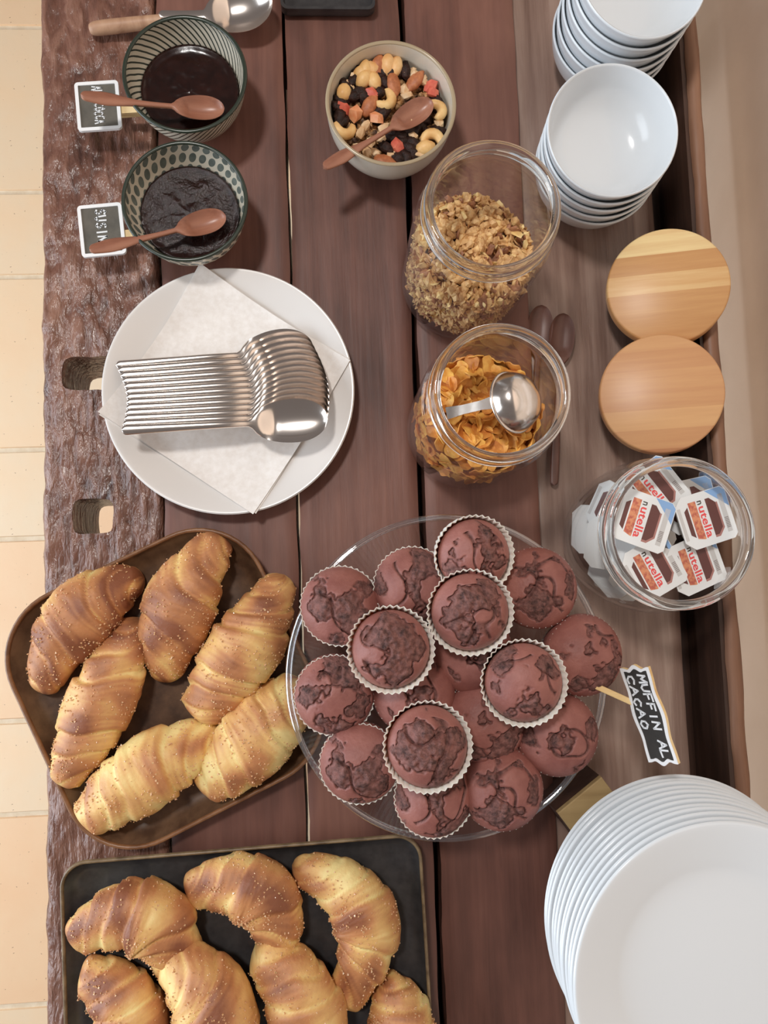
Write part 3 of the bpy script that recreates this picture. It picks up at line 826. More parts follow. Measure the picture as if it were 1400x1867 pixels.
for k in range(34):
    a = random.uniform(0, 2 * pi); rr = 0.0375 * math.sqrt(random.random()); x, y = rr * math.cos(a), rr * math.sin(a)
    me_ = cl[k % 5]
    o = obj('granola_cluster', me_, M['granola'], None, 'knobbly baked granola cluster on top of the granola in the jar', 'granola cluster', 'granola clusters in the jar')
    o.location = GL + Vector((x, y, gheight(x, y) + 0.003)); o.rotation_euler = (random.random() * .6, random.random() * .6, random.random() * 6)

# corn flakes
def flake_mesh(seed):
    rnd = random.Random(seed); n = 7; V, F_ = [], []
    s = rnd.uniform(.0062, .0088); bx, by = rnd.uniform(-45, 55), rnd.uniform(-25, 45)
    for lay_ in (0, 1):
        for j in range(n):
            for i in range(n):
                u, v = -1 + 2 * i / (n - 1), -1 + 2 * j / (n - 1)
                x = u * math.sqrt(1 - v * v / 2); y = v * math.sqrt(1 - u * u / 2)
                k = 1 + .30 * nz(x * 1.3 + seed, y * 1.3, 4)
                x *= s * k; y *= s * k * .85
                z = bx * x * x + by * y * y + 0.0012 * nz(x * 260, y * 260, seed) - lay_ * 0.0008
                V.append((x, y, z))
    for j in range(n - 1):
        for i in range(n - 1):
            a = j * n + i; F_.append([a, a + 1, a + n + 1, a + n]); b = a + n * n; F_.append([b, b + n, b + n + 1, b + 1])
    ring = list(range(n)) + [j * n + n - 1 for j in range(1, n)] + [(n - 1) * n + i for i in range(n - 2, -1, -1)] + [j * n for j in range(n - 2, 0, -1)]
    for k in range(len(ring)):
        a, b = ring[k], ring[(k + 1) % len(ring)]; F_.append([b, a, a + n * n, b + n * n])
    return mesh('corn_flake', V, F_, True, 60)
FM = [flake_mesh(k * 2.37) for k in range(9)]
for k, me_ in enumerate(FM): me_.materials.append(M['flake'] if k % 3 else M['flake_dark'])
def fheight(x, y): return 0.069 + 0.006 * nz(x * 26, y * 26, 9.2) - 0.12 * (x * .7 - y * .2)
obj('corn_flake_heap', mesh('corn_flake_heap', *core(0.0415, lambda x, y: fheight(x, y) - 0.002)), M['flake_dark'], None, 'packed corn flakes deep inside the lower glass jar', 'corn flakes', None, 'stuff', FL)
random.seed(9)
nf = 0
for k in range(130):
    rr = 0.0395 * math.sqrt((k + .5) / 130); a = k * 2.39996; x, y = rr * math.cos(a), rr * math.sin(a)
    o = obj('corn_flake', FM[k % 9], None, None, 'golden crinkled corn flake on top of the heap in the jar', 'corn flake', 'corn flakes on top of the heap')
    o.location = FL + Vector((x, y, fheight(x, y) + random.uniform(0, .005))); o.rotation_euler = (random.uniform(-.8, .8), random.uniform(-.8, .8), random.random() * 6)
for k in range(165):
    a = k * 2.39996; z = 0.014 + (k + .5) / 165 * 0.056
    x, y = math.cos(a), math.sin(a); rr = 0.0445 if z > .02 else 0.0425
    o = obj('corn_flake', FM[(k * 5) % 9], None, None, 'golden corn flake pressed against the side of the jar', 'corn flake', 'corn flakes against the jar wall')
    z = min(z, fheight(x * rr, y * rr))
    o.location = FL + Vector((rr * x, rr * y, z))
    q = Vector((x, y, random.uniform(-.25, .25))).to_track_quat('Z', 'Y').to_matrix() @ Matrix.Rotation(random.random() * 6, 3, 'Z')
    o.rotation_euler = q.to_euler()
# steel scoop
t = thing('scoop', 'steel scoop with a deep round bowl lying on the corn flakes', 'scoop', P(934, 734, 0.090), None)
prof = smoothprof([(0.0215, 0.0), (0.0222, 0.002), (0.0205, 0.0075), (0.0165, 0.0135), (0.009, 0.0175), (0.0, 0.0187)], 5)
pin = [(max(0, r_ - 0.0011), z_ - 0.0006) for r_, z_ in prof if r_ > 0.0012] + [(0, 0.0176)]
obj('bowl', mesh('scoop_bowl', *lathe(prof + pin[::-1], 64, False), True, 70), M['steel'], t)
rg = [(0.0222 + 0.0013 * math.cos(a), 0.0012 * math.sin(a)) for a in [2 * pi * k / 10 for k in range(10)]]
obj('bowl_rim', mesh('bowl_rim', *lathe(rg, 64, True)), M['steel'], t)
th_ = R_(36); xl, zl_ = -math.cos(th_) + .42 * math.sin(th_), -math.sin(th_) - .42 * math.cos(th_)
nl = Vector((xl, 0, zl_)).normalized(); nn = Vector((nl.z, 0, -nl.x)); nn = nn if nn.z > 0 else -nn
hv = loft([[tuple(Vector((-.0222, y * wv, 0)) + nl * q_ + nn * zz) for (y, zz) in ((-1, -.0006), (1, -.0006), (1, .0006), (-1, .0006))] for q_, wv in ((0.0, .0045), (0.008, .0034), (0.022, .0034), (0.034, .0046))])
obj('handle', mesh('scoop_handle', *hv, False), M['steel'], t)
t.rotation_euler = (0, R_(36), R_(8))

# ------------------------------------------------------------------ jar of portion packs
NJ = jar('glass_jar', (1243, 971), 0.118, [(0.036, 0.0), (0.044, 0.0015), (0.048, 0.007), (0.054, 0.03), (0.058, 0.06), (0.0585, 0.085), (0.056, 0.105), (0.0525, 0.116), (0.0512, 0.1215), (0.0512, 0.127)], 0.003, 0.0505,
          'wide open glass jar packed with white chocolate spread portion packs', PZ, 0.0036)
def text_mesh(s, size):
    cu = bpy.data.curves.new('lettering', 'FONT'); cu.body = s; cu.size = size; cu.extrude = 0.0; cu.offset = size * 0.02; cu.resolution_u = 2
    o = bpy.data.objects.new('tmp', cu); C.objects.link(o)
    d = bpy.context.evaluated_depsgraph_get(); me = bpy.data.meshes.new_from_object(o.evaluated_get(d))
    wd = max(v.co.x for v in me.vertices); bpy.data.objects.remove(o)
    v = [tuple(q.co) for q in me.vertices]; f = [list(p.vertices) for p in me.polygons]
    return v, f, wd
PW, PL = 0.036, 0.038; PKS = 1.1
def clipped(w_, h_, c):
    return [(-w_ / 2 + c, -h_ / 2), (w_ / 2 - c, -h_ / 2), (w_ / 2, -h_ / 2 + c), (w_ / 2, h_ / 2 - c * .5), (w_ / 2 - c * .5, h_ / 2), (-w_ / 2 + c * .5, h_ / 2), (-w_ / 2, h_ / 2 - c * .5), (-w_ / 2, -h_ / 2 + c)]
pk_lid = mesh('lid', *prism(clipped(PW, PL, 0.006), -0.0006, 0.0), False)
tubl = [[(x * k, y * k, z) for x, y in rrect(PW * .86, PL * .86, 0.006, 3)] for k, z in ((0.78, -0.012), (0.84, -0.0118), (1.0, -0.0006))]
pk_tub = mesh('tub', *loft(tubl), True, 40)
e = 0.00008
hexp = lambda y0, y1, hw, c: None
def band(pts, z=e): return mesh('print', *prism(pts, 0.0, z), False)
pk_hex = band([(-.0125, .0030), (.0125, .0030), (.0125, .0060), (.0085, .0098), (-.0085, .0098), (-.0125, .0060)])
pk_hexrim = band([(.0125, .0030), (.0140, .0030), (.0140, .0064), (.0092, .0110), (-.0085, .0110), (-.0085, .0098), (.0085, .0098), (.0125, .0060)], e)
pk_toast = band([(-.0130, -.0095), (.0115, -.0095), (.0130, -.0050), (.0130, -.0040), (-.0130, -.0040)])
pk_low = band([(-.0080, -.0135), (.0080, -.0135), (.0105, -.0105), (-.0105, -.0105)])
pk_blue = band([(-PW / 2 + .0004, PL / 2 - .0034), (-PW / 2 + .0004, PL / 2 - .0145), (-PW / 2 + .0145, PL / 2 - .0004), (-PW / 2 + .0034, PL / 2 - .0004)])
pk_blue2 = pk_blue
pk_grey = band([(-.013, .0124), (.013, .0124), (.013, .0158), (-.013, .0158)])
pk_grey2 = band([(-.011, -.0180), (.011, -.0180), (.011, -.0158), (-.011, -.0158)])
pk_bar = mesh('barcode', *join([prism([(.003 + i * .0011, .0127), (.0036 + i * .0011, .0127), (.0036 + i * .0011, .0155), (.003 + i * .0011, .0155)], e, 2 * e) for i in range(7)]), False)
tv, tf, tw = text_mesh('n', 0.0062); k0 = 0.0
pk_n = mesh('lettering', [(x - 0.0128, y - 0.0028, e) for x, y, z in tv], tf, False)
tv, tf, tw2 = text_mesh('utella', 0.0074)
k0 = 0.0218 / tw2
pk_t = mesh('lettering', [(x * k0 - 0.0090, y - 0.0030, e) for x, y, z in tv], tf, False)
PN = [0]
def pack(pos, ang, tiltdir, tilt, label, printed=True, grp=None):
    z_ = pos.z - NJ.z; lim = (0.047 + min(z_, .06) * .17) - 0.003 - (0.0205 if abs(tilt) < R_(18) else 0.0215)
    dxy = Vector((pos.x - NJ.x, pos.y - NJ.y))
    if dxy.length > lim: dxy = dxy.normalized() * lim; pos = Vector((NJ.x + dxy.x, NJ.y + dxy.y, pos.z))
    t = thing('portion_pack', label, 'portion pack', pos, grp or 'portion packs in the glass jar')
    ax = Matrix.Rotation(tilt, 3, Vector((math.cos(tiltdir), math.sin(tiltdir), 0))) if tilt else Matrix.Identity(3)
    t.rotation_euler = (ax @ Matrix.Rotation(ang, 3, 'Z')).to_euler()
    t.scale = (PKS,) * 3
    ld = obj('lid', pk_lid, M['pack_white'], t); obj('tub', pk_tub, M['pack_tub'], t)
    if printed:
        for nm_, me_, mt in (('picture', pk_hex, 'p_brown'), ('picture_edge', pk_hexrim, 'p_pinkbrown'), ('toast_picture', pk_toast, 'p_orange'), ('picture', pk_low, 'p_brown'),
                             ('blue_corner', pk_blue, 'p_blue'), ('grey_band', pk_grey, 'p_grey'), ('grey_band', pk_grey2, 'p_grey'), ('barcode', pk_bar, 'p_barcode'), ('lettering', pk_n, 'p_black'), ('lettering', pk_t, 'p_red')):
            obj(nm_, me_, M[mt], ld)
    return t
zl = 0.0
def zp(zx, zy, h): return P(1080 + zx / 5, 860 + zy / 5, h)
# angle: writing runs along local +x ; in the photo it runs downwards
pack(zp(1035, 425, 0.094), R_(-75), R_(90), R_(4), 'white portion pack with blue corner, at the right of the jar mouth')
pack(zp(455, 440, 0.096), R_(-113), R_(20), R_(-8), 'white portion pack showing its barcode, at the left of the jar mouth')
pack(zp(560, 880, 0.089), R_(-64), R_(120), R_(6), 'white portion pack below the one with the barcode in the jar mouth')
pack(zp(1020, 905, 0.084), R_(-70), R_(60), R_(9), 'white portion pack lowest and farthest right inside the jar mouth')
pack(zp(560, 130, 0.085), R_(-57), R_(200), R_(8), 'white portion pack at the top of the jar, half covered')
pack(zp(1010, 200, 0.078), R_(-80), R_(200), R_(4), 'white portion pack tucked under the right hand one')
pack(P(1075, 900, 0.062), R_(-120), R_(100), R_(-48), 'white portion pack leaning against the left wall of the jar')
pack(P(1085, 1000, 0.072), R_(-100), R_(100), R_(-30), 'blank white portion pack beside the barcode pack, against the glass', False)
pack(P(1105, 1075, 0.050), R_(-60), R_(40), R_(-40), 'blank white portion pack low in the jar near the muffins', False)
pack(P(1160, 1085, 0.060), R_(-55), R_(0), R_(40), 'blank white portion pack low at the front of the jar', False)
pack(P(1065, 960, 0.030), R_(-95), R_(90), R_(-20), 'tan white portion pack at the bottom left of the jar', False)
pack(P(1130, 1040, 0.020), R_(-30), R_(90), R_(5), 'white portion pack lying on the bottom of the jar, front side', False)
pack(P(1130, 950, 0.012), R_(10), R_(90), R_(-4), 'white portion pack lying on the bottom of the jar, middle', False)
pack(P(1185, 960, 0.045), R_(10), R_(90), R_(6), 'white portion pack in the middle of the pile inside the jar', False)
pack(P(1150, 900, 0.030), R_(40), R_(10), R_(25), 'white portion pack low at the back of the jar', False)

# ------------------------------------------------------------------ white bowls
rb, hb = 0.0512, 0.044
po = smoothprof([(0.022, 0.0), (0.0240, 0.0035), (0.034, 0.0095), (0.0440, 0.021), (0.0488, 0.034), (rb, hb)], 5)
pin = smoothprof([(rb - 0.0018, hb + 0.0003), (0.0468, 0.034), (0.0420, 0.0215), (0.031, 0.0110), (0.014, 0.0066), (0, 0.006)], 5)
wb = mesh('white_bowl', *lathe([(0, 0.002), (0.020, 0.002), (0.0205, 0.0)] + po + [(rb - 0.0008, hb + 0.0008)] + pin, 96, False), True, 60)
def bowl_stack(px, top_h, n, step, lean, where, grp, tx, ty):
    for i in range(n):
        hrim = top_h - (n - 1 - i) * step
        c = P(*px, top_h); k = (n - 1 - i)
        words = ['bottom', 'second from bottom', 'third from bottom', 'fourth from bottom', 'fifth from bottom', 'sixth from bottom']
        nm_ = 'topmost' if i == n - 1 else words[i]
        o = obj('white_bowl', wb, M['porcelain'], None, f'white porcelain bowl, {nm_} in the stack {where}', 'bowl', grp)
        o.location = (c.x + lean[0] * k, c.y + lean[1] * k, T + hrim - hb)
        o.rotation_euler = (R_(tx) * (i / (n - 1)), R_(ty) * (i / (n - 1)), i * 0.9) if i < 0 else Euler((R_(tx) * (i / (n - 1)), R_(ty) * (i / (n - 1)), 0))
bowl_stack((1117, 229), 0.0870, 5, 0.0140, (0.0014, -0.0004), 'beside the granola jar', 'front stack of white bowls', 5, 0)
bowl_stack((1168, -62), 0.104, 6, 0.0144, (0.0008, -0.0002), 'cut off by the top edge', 'rear stack of white bowls', 5, 3)

# ------------------------------------------------------------------ bamboo lids
def lid(c1, c2, cyy, h1, h2, mat, label):
    a, b = P(c1, cyy, h1), P(c2, cyy, h2); mid = (a + b) / 2; rad = (b - a).length / 2
    tilt = math.atan2(b.z - a.z, b.x - a.x)
    t = thing('jar_lid', label, 'lid', mid, 'bamboo jar lids'); t.rotation_euler = (0, -tilt, 0)
    th = 0.013; ch = 0.0016
    pr = [(0, 0), (rad - ch, 0), (rad - ch * .4, -ch * .3), (rad, -ch), (rad, -th + 0.001), (rad - 0.001, -th), (0, -th)]
    obj('top', mesh('lid_top', *lathe(pr, 96, False), True, 40), mat, t)
    pl = [(0, -th), (rad - 0.007, -th), (rad - 0.007, -th - 0.006), (rad - 0.0055, -th - 0.007), (rad - 0.007, -th - 0.008), (rad - 0.007, -th - 0.014), (rad - 0.0055, -th - 0.015), (rad - 0.007, -th - 0.016), (rad - 0.0075, -th - 0.022), (0, -th - 0.022)]
    obj('seal', mesh('lid_seal', *lathe(pl, 64, False), True, 40), M['silicone'], t, label='dark rubber seal ring')
lid(1106, 1333, 521, 0.027, 0.052, M['bamboo_a'], 'round bamboo lid with a pale streak, beside the white bowls')
lid(1092, 1323, 717, 0.029, 0.054, M['bamboo_b'], 'round reddish bamboo lid beside the jar of portion packs')

# ------------------------------------------------------------------ wooden spoons lying by the jars
ws2 = spoon_mesh(0.150, 0.040, 0.0112, lambda s: 0.0026 + 0.0012 * math.exp(-((s - .2) / .3) ** 2), 0.0045, 0.0026, lambda s: -0.003 * math.sin(pi * s), 0.001)
for (H, B, lb) in ((P(968, 870, PZ + 0.008), P(990, 522, PZ + 0.011), 'dark wooden spoon on the table, nearer the granola jar'), (P(1010, 885, PZ + 0.008), P(1029, 545, PZ + 0.011), 'dark wooden spoon on the table, nearer the bamboo lids')):
    o = obj('wooden_spoon', ws2, M['brown_spoon_wood'], None, lb, 'spoon', 'dark wooden spoons by the jars'); lay(o, H, B)

# ------------------------------------------------------------------ plate with spoons
pc = P(418, 711, 0.018); PR = 0.1015
t = thing('plate', 'pale round dessert plate under a napkin and teaspoons', 'plate', (pc.x, pc.y, T))
po = smoothprof([(0.056, 0.0), (0.062, 0.001), (0.078, 0.007), (PR - 0.004, 0.016), (PR, 0.0185)], 5)
pin = smoothprof([(PR - 0.001, 0.0198), (PR - 0.005, 0.0185), (0.080, 0.0105), (0.068, 0.0055), (0.058, 0.0045), (0.03, 0.0045), (0, 0.0045)], 4)
obj('body', mesh('plate', *lathe([(0, 0.001), (0.05, 0.001), (0.052, 0.0)] + po + pin, 128, False), True, 50), M['plate_white'], t)
def plate_z(x, y):
    d = math.hypot(x - pc.x, y - pc.y)
    if d < 0.058: z = 0.0047
    elif d < 0.068: z = 0.0047 + (d - .058) * 0.1
    elif d < 0.080: z = 0.0057 + (d - .068) * .42
    else: z = 0.0107 + (d - .080) * .42
    return T + z + 0.0009
# napkin: diamond, corners as in the photo
NC = [P(368, 484, 0.020), P(638, 660, 0.016), P(462, 938, 0.020), P(180, 752, 0.021)]
n = 44
def napkin(off, rotdeg, lift):
    V, F_ = [], []
    cen = sum(NC, Vector()) / 4
    Rm = Matrix.Rotation(R_(rotdeg), 3, 'Z')
    for j in range(n + 1):
        for i in range(n + 1):
            u, v = i / n, j / n
            p = (NC[0] * (1 - u) + NC[1] * u) * (1 - v) + (NC[3] * (1 - u) + NC[2] * u) * v
            p = Rm @ (p - cen) + cen
            V.append((p.x, p.y, plate_z(p.x, p.y) + off + 0.0004 * nz(p.x * 60, p.y * 60, off * 1e4) + 0.0003))
    for j in range(n):
        for i in range(n):
            a = j * (n + 1) + i; F_.append([a, a + n + 1, a + n + 2, a + 1])
    m = (n + 1) ** 2
    V += [(x, y, z - 0.0006) for x, y, z in V[:m]]
    F_ += [[i + m for i in q[::-1]] for q in F_[:n * n]]
    ring = list(range(n)) + [j * (n + 1) + n for j in range(n)] + [n * (n + 1) + i for i in range(n, 0, -1)] + [j * (n + 1) for j in range(n, 0, -1)]
    for k in range(len(ring)):
        a, b = ring[k], ring[(k + 1) % len(ring)]; F_.append([a, b, b + m, a + m])
    return V, F_
tn = thing('napkin', 'folded white paper napkin set as a diamond under the teaspoons', 'napkin', (0, 0, 0))
obj('fold', mesh('fold', *napkin(0.0, 1.2, 0), True, 50), M['napkin'], tn); obj('fold', mesh('fold', *napkin(0.0013, 0, 0), True, 50), M['napkin'], tn)
# teaspoons
ts = spoon_mesh(0.158, 0.054, 0.0172, lambda s: 0.0040 - 0.0016 * s ** 0.8, 0.0056, 0.0009, lambda s: 0.0035 * (1 - s) ** 2 + (-0.0045 * math.exp(-((s - .66) / .12) ** 2)) + 0.002 * max(0, s - .7) / .3, 0.0017, name='teaspoon', NX=72, NC=12)
NS = 13
ords = ['topmost in the photo', 'second', 'third', 'fourth', 'fifth', 'sixth', 'seventh', 'eighth', 'ninth', 'tenth', 'eleventh', 'twelfth', 'lowest in the photo']
for i in range(NS):
    u = i / (NS - 1)
    hz = 0.0165 + 0.0215 * u
    H = P(214 + 10 * u + 14 * math.sin(pi * u), 668 + 117 * u, hz + 0.003); B = P(540 + 42 * u ** .8 + 22 * math.sin(pi * u), 636 + 128 * u, hz)
    lb = f'steel teaspoon in the fanned row on the napkin, {ords[i]}' + ('' if i in (0, 12) else ' from the top')
    tt = thing('teaspoon', lb, 'teaspoon', H, 'fanned steel teaspoons'); lay(tt, H, B, R_(6))
    obj('body', ts, M['steel'], tt)
    if i == NS - 1:
        v, f = join([prism([(x, -.0018), (x + .0014, -.0018), (x + .0014, .0016), (x, .0016)], 0.0038 - x * .04, 0.0041 - x * .04) for x in (.009, .0112, .019, .021, .023, .025)])
        obj('stamp', mesh('stamp', v, f, False), M['etch'], tt, label='small stamped maker marks')

# ------------------------------------------------------------------ platters
def platter(name, cpx, h, wd, hg, rad, ang, mat, rimmat, label, lip, base_in, cat='platter'):
    c = P(*cpx, h)
    t = thing(name, label, cat, (c.x, c.y, T)); t.rotation_euler = (0, 0, ang)
    def loop(ins, z):
        return [(x, y, z) for x, y in rrect(wd - 2 * ins, hg - 2 * ins, max(rad - ins, 0.005), 12)]
    loops = [loop(base_in + .004, 0.0), loop(base_in, 0.001), loop(base_in * .45, h * .45), loop(0.0008, h - 0.003), loop(0.0, h - 0.001), loop(lip * .7, h - 0.0008), loop(lip * .7 + base_in * .5, 0.0085), loop(base_in + lip, 0.0052), loop(base_in + lip + .012, 0.0045)]
    obj('body', mesh(name, *loft(loops), True, 60), mat, t)
    rl = [loop(-0.0004, h - 0.002), loop(0.0, h), loop(lip * .5, h + 0.0005), loop(lip, h - 0.0002), loop(lip * 1.1, h - 0.0022)]
    obj('rim', mesh('rim', *loft(rl, False, False)), rimmat, t)
    return t
platter('stoneware_platter', (303, 1251), 0.020, 0.2130, 0.2130, 0.055, R_(24.0), M['brown_glaze'], M['copper_rim'], 'brown glazed square stoneware platter with round corners, under six croissants', 0.0028, 0.014)
a = P(108, 1585, .016); b = P(772, 1530, .016)
tw_ = (b - a).length - 0.002
ang2 = math.atan2(b.y - a.y, b.x - a.x)
mid = (a + b) / 2
cdir = Vector((math.sin(ang2), -math.cos(ang2), 0))
cc = mid + cdir * 0.098 + Vector((-0.001, 0, 0))
def tray_at(c, h, wd, hg, rad, ang):
    global P
    keep = P; P_ = lambda *q: c
    globals()['P'] = P_
    platter('serving_tray', (0, 0), h, wd, hg, rad, ang, M['black_tray'], M['tray_rim'], 'black rectangular serving tray with a worn tan rim, under seven croissants', 0.0022, 0.009, 'tray')
    globals()['P'] = keep
tray_at(cc, 0.016, tw_, 0.205, 0.020, ang2)

# ------------------------------------------------------------------ croissants
def croissant(A, Mi, B, hwpx, z0, tone, label, grp, seed, bands=3.6, h=0.025, tipk=(0.36, 0.36), skew=0.45):
    a, m_, b = P(*A, h), P(*Mi, h + .012), P(*B, h)
    org = Vector((m_.x, m_.y, T + z0)); a -= org; b -= org; m_ = m_ - org
    for q in (a, b, m_): q.z = 0
    w_ = hwpx * (0.64 - 0.035) / F
    ctrl = m_ * 2 - (a + b) * 0.5
    NT, NA = 128, 56
    V, F_, toast = [], [], []
    rnd = random.Random(seed); ph = rnd.random() * 6; hand = rnd.choice((-1, 1))
    bamp = [rnd.uniform(.5, 1.25) for _ in range(20)]
    def bez(t): return a * (1 - t) ** 2 + ctrl * 2 * t * (1 - t) + b * t * t
    normals = []
    for i in range(NT + 1):
        s = i / NT; t = -1 + 2 * s
        p = bez(s); tg = (bez(min(1, s + .01)) - bez(max(0, s - .01))).normalized(); side = Vector((-tg.y, tg.x, 0))
        at = abs(t); tk = tipk[0] if t < 0 else tipk[1]
        env = tk + (1 - tk) * (math.cos(pi * at / 2) ** 1.0)
        cap = 1.0 if at < 0.90 else math.sqrt(max(0.0008, 1 - ((at - 0.90) / 0.10) ** 2))
        Rr = w_ * env
        zc_ = 0.80 * Rr * (0.35 + 0.65 * cap)
        for k in range(NA):
            th = 2 * pi * k / NA
            u = at * bands + hand * skew * 1.5 * math.cos(th) * math.tanh(t * 4) + 0.30 * nz(t * 2.5, th, seed)
            if u < 0: u = -u * 0.4
            kk = math.floor(u); f = u - kk
            saw = f / 0.86 if f < 0.86 else (1 - f) / 0.14
            if kk == 0: saw = 0.72 + 0.28 * saw if f < .86 else saw * 1.0
            saw = max(0, min(1, saw)); ss = saw ** 0.75
            am = bamp[(kk + (8 if t > 0 else 0)) % 20] if kk else 1
            rad = Rr * cap * (1.02 - 0.145 * am * (1 - ss))
            rad *= 1 + 0.012 * nz(u * 9, th * .6, seed + 4)
            q3 = Vector((t * 2.2, math.cos(th) * .8, math.sin(th) * .8 + seed))
            rad *= 1 + 0.085 * noise.noise(q3 * 1.3) + 0.02 * noise.noise(q3 * 5) + 0.007 * noise.noise(Vector((t * 40, th * 2, seed)))
            yy = math.cos(th) * rad; zz = math.sin(th) * rad * 0.86 + zc_
            zz = max(zz, 0.0015 * abs(math.cos(th * 3)))
            v = p + side * yy; V.append((v.x, v.y, zz))
            up = max(0, math.sin(th))
            g = 0.22 * up + 0.20 * ss + 0.06 + 0.16 * nz(u * 7, th * .7, seed) + 0.60 * noise.noise(Vector((t * 2.6 + seed, math.cos(th), math.sin(th)))) + tone + 0.10
            if ss < 0.2: g -= 0.12
            toast.append(max(0, min(1, g)))
    for i in range(NT):
        for k in range(NA):
            F_.append([i * NA + k, (i + 1) * NA + k, (i + 1) * NA + (k + 1) % NA, i * NA + (k + 1) % NA])
    F_.append(list(range(NA))); F_.append([NT * NA + k for k in range(NA)][::-1])
    me = mesh('croissant', V, F_); set_attr(me, 'toast', toast)
    t = thing('croissant', label, 'croissant', org, grp)
    obj('crust', me, M['crust'], t)
    # sugar grains stuck on the crust
    gr = []
    n_ = 0
    while n_ < 480:
        i = rnd.randrange(6, NT - 6); k = rnd.randrange(NA)
        th = 2 * pi * k / NA
        if math.sin(th) < 0.1: continue
        if noise.noise(Vector((i * .09, th * 1.6, seed))) + rnd.uniform(-.35, .45) < 0: continue
        p = Vector(V[i * NA + k]); s = rnd.uniform(.0003, .0008)
        mt = Matrix.Translation(p + Vector((rnd.uniform(-.001, .001), rnd.uniform(-.001, .001), 0.0002))) @ Euler((rnd.random() * 6, rnd.random() * 6, rnd.random() * 6)).to_matrix().to_4x4()
        gr.append(xform(([(-s, -s, -s), (s, -s * .7, -s), (s * .6, s, -s), (-s, s * .8, -s * .5), (0, 0, s)], [[0, 3, 2, 1], [0, 1, 4], [1, 2, 4], [2, 3, 4], [3, 0, 4]]), mt))
        n_ += 1
    o = obj('sugar', mesh('sugar', *join(gr), False), M['sugar'], t, kind='stuff', label='coarse sugar grains on the crust')
    return t
G1, G2 = 'croissants on the brown stoneware platter', 'croissants on the black tray'
croissant((254, 1054), (138, 1126), (66, 1270), 64, 0.006, 0.30, 'deep brown croissant at the left corner of the stoneware platter', G1, 1.3, 3.2, tipk=(.34, .36))
croissant((402, 974), (322, 1112), (296, 1250), 66, 0.006, 0.16, 'reddish brown and yellow croissant at the top of the stoneware platter', G1, 4.8, 3.0, tipk=(.42, .30))
croissant((516, 1048), (440, 1190), (352, 1312), 68, 0.006, 0.02, 'golden croissant at the right of the platter, pointing at the muffins', G1, 7.1, 3.8, tipk=(.36, .52))
croissant((246, 1128), (176, 1284), (104, 1442), 61, 0.006, 0.14, 'long brown croissant in the middle left of the stoneware platter', G1, 10.9, 3.4, tipk=(.40, .40))
croissant((404, 1336), (266, 1412), (146, 1510), 66, 0.006, -0.10, 'pale yellow croissant at the bottom corner of the stoneware platter', G1, 13.2, 3.5, tipk=(.36, .48))
croissant((550, 1244), (468, 1346), (364, 1450), 68, 0.006, -0.12, 'pale yellow croissant touching the glass cake stand', G1, 17.7, 3.4, tipk=(.5, .46))
croissant((120, 1728), (264, 1684), (326, 1812), 66, 0.006, 0.10, 'curved croissant in the top left corner of the black tray', G2, 21.2, 3.8, tipk=(.46, .44), skew=.5)
croissant((334, 1640), (462, 1636), (514, 1752), 62, 0.006, 0.06, 'crescent croissant at the top middle of the black tray', G2, 25.5, 3.2, tipk=(.46, .5))
croissant((530, 1592), (666, 1682), (616, 1848), 60, 0.006, 0.04, 'crescent croissant at the right of the black tray, curling left', G2, 29.9, 3.8, tipk=(.42, .5))
croissant((138, 1786), (234, 1876), (216, 2030), 64, 0.006, 0.14, 'brown croissant in the lower left of the black tray, cut off', G2, 33.3, 3.2, tipk=(.5, .5))
croissant((298, 1738), (392, 1852), (374, 2010), 72, 0.014, 0.02, 'golden croissant at the lower middle of the black tray, cut off below', G2, 37.8, 3.2, tipk=(.5, .5))
croissant((464, 1730), (560, 1860), (552, 2020), 68, 0.010, 0.02, 'golden croissant left of the right hand crescent, cut off below', G2, 41.1, 3.4, tipk=(.5, .5))
croissant((694, 1800), (734, 1904), (702, 2030), 62, 0.006, 0.06, 'croissant peeking from the lower right corner of the black tray', G2, 45.6, 3.2, tipk=(.46, .5))

# ------------------------------------------------------------------ cake stand and muffins
SH = 0.060
sc_ = P(817, 1232, SH + 0.012)
SC = Vector((sc_.x, sc_.y, T)); SR = 290 * (0.64 - SH - 0.012) / F
t = thing('cake_stand', 'clear glass cake stand piled with chocolate muffins', 'cake stand', SC)
pp = [(0, SH - 0.004), (0.02, SH - 0.004), (SR - 0.02, SH - 0.003), (SR - 0.004, SH + 0.006), (SR, SH + 0.0115), (SR - 0.0022, SH + 0.012), (SR - 0.007, SH + 0.008), (SR - 0.022, SH + 0.0008), (0.02, SH), (0, SH)]
obj('plate', mesh('stand_plate', *lathe(pp, 128, False), True, 50), M['stand_glass'], t)
rg = [(SR - 0.001 + 0.0024 * math.cos(a), SH + 0.0117 + 0.0022 * math.sin(a)) for a in [2 * pi * k / 12 for k in range(12)]]
obj('rim', mesh('stand_rim', *lathe(rg, 128, True)), M['stand_rim'], t)
ft = smoothprof([(0.062, 0.0), (0.0625, 0.003), (0.045, 0.010), (0.018, 0.02), (0.011, 0.034), (0.016, 0.050), (0.03, SH - 0.0045)], 5)
obj('foot', mesh('stand_foot', *lathe([(0, 0.006), (0.055, 0.0)] + ft + [(0, SH - 0.0045)], 96, False), True, 50), M['stand_glass'], t)

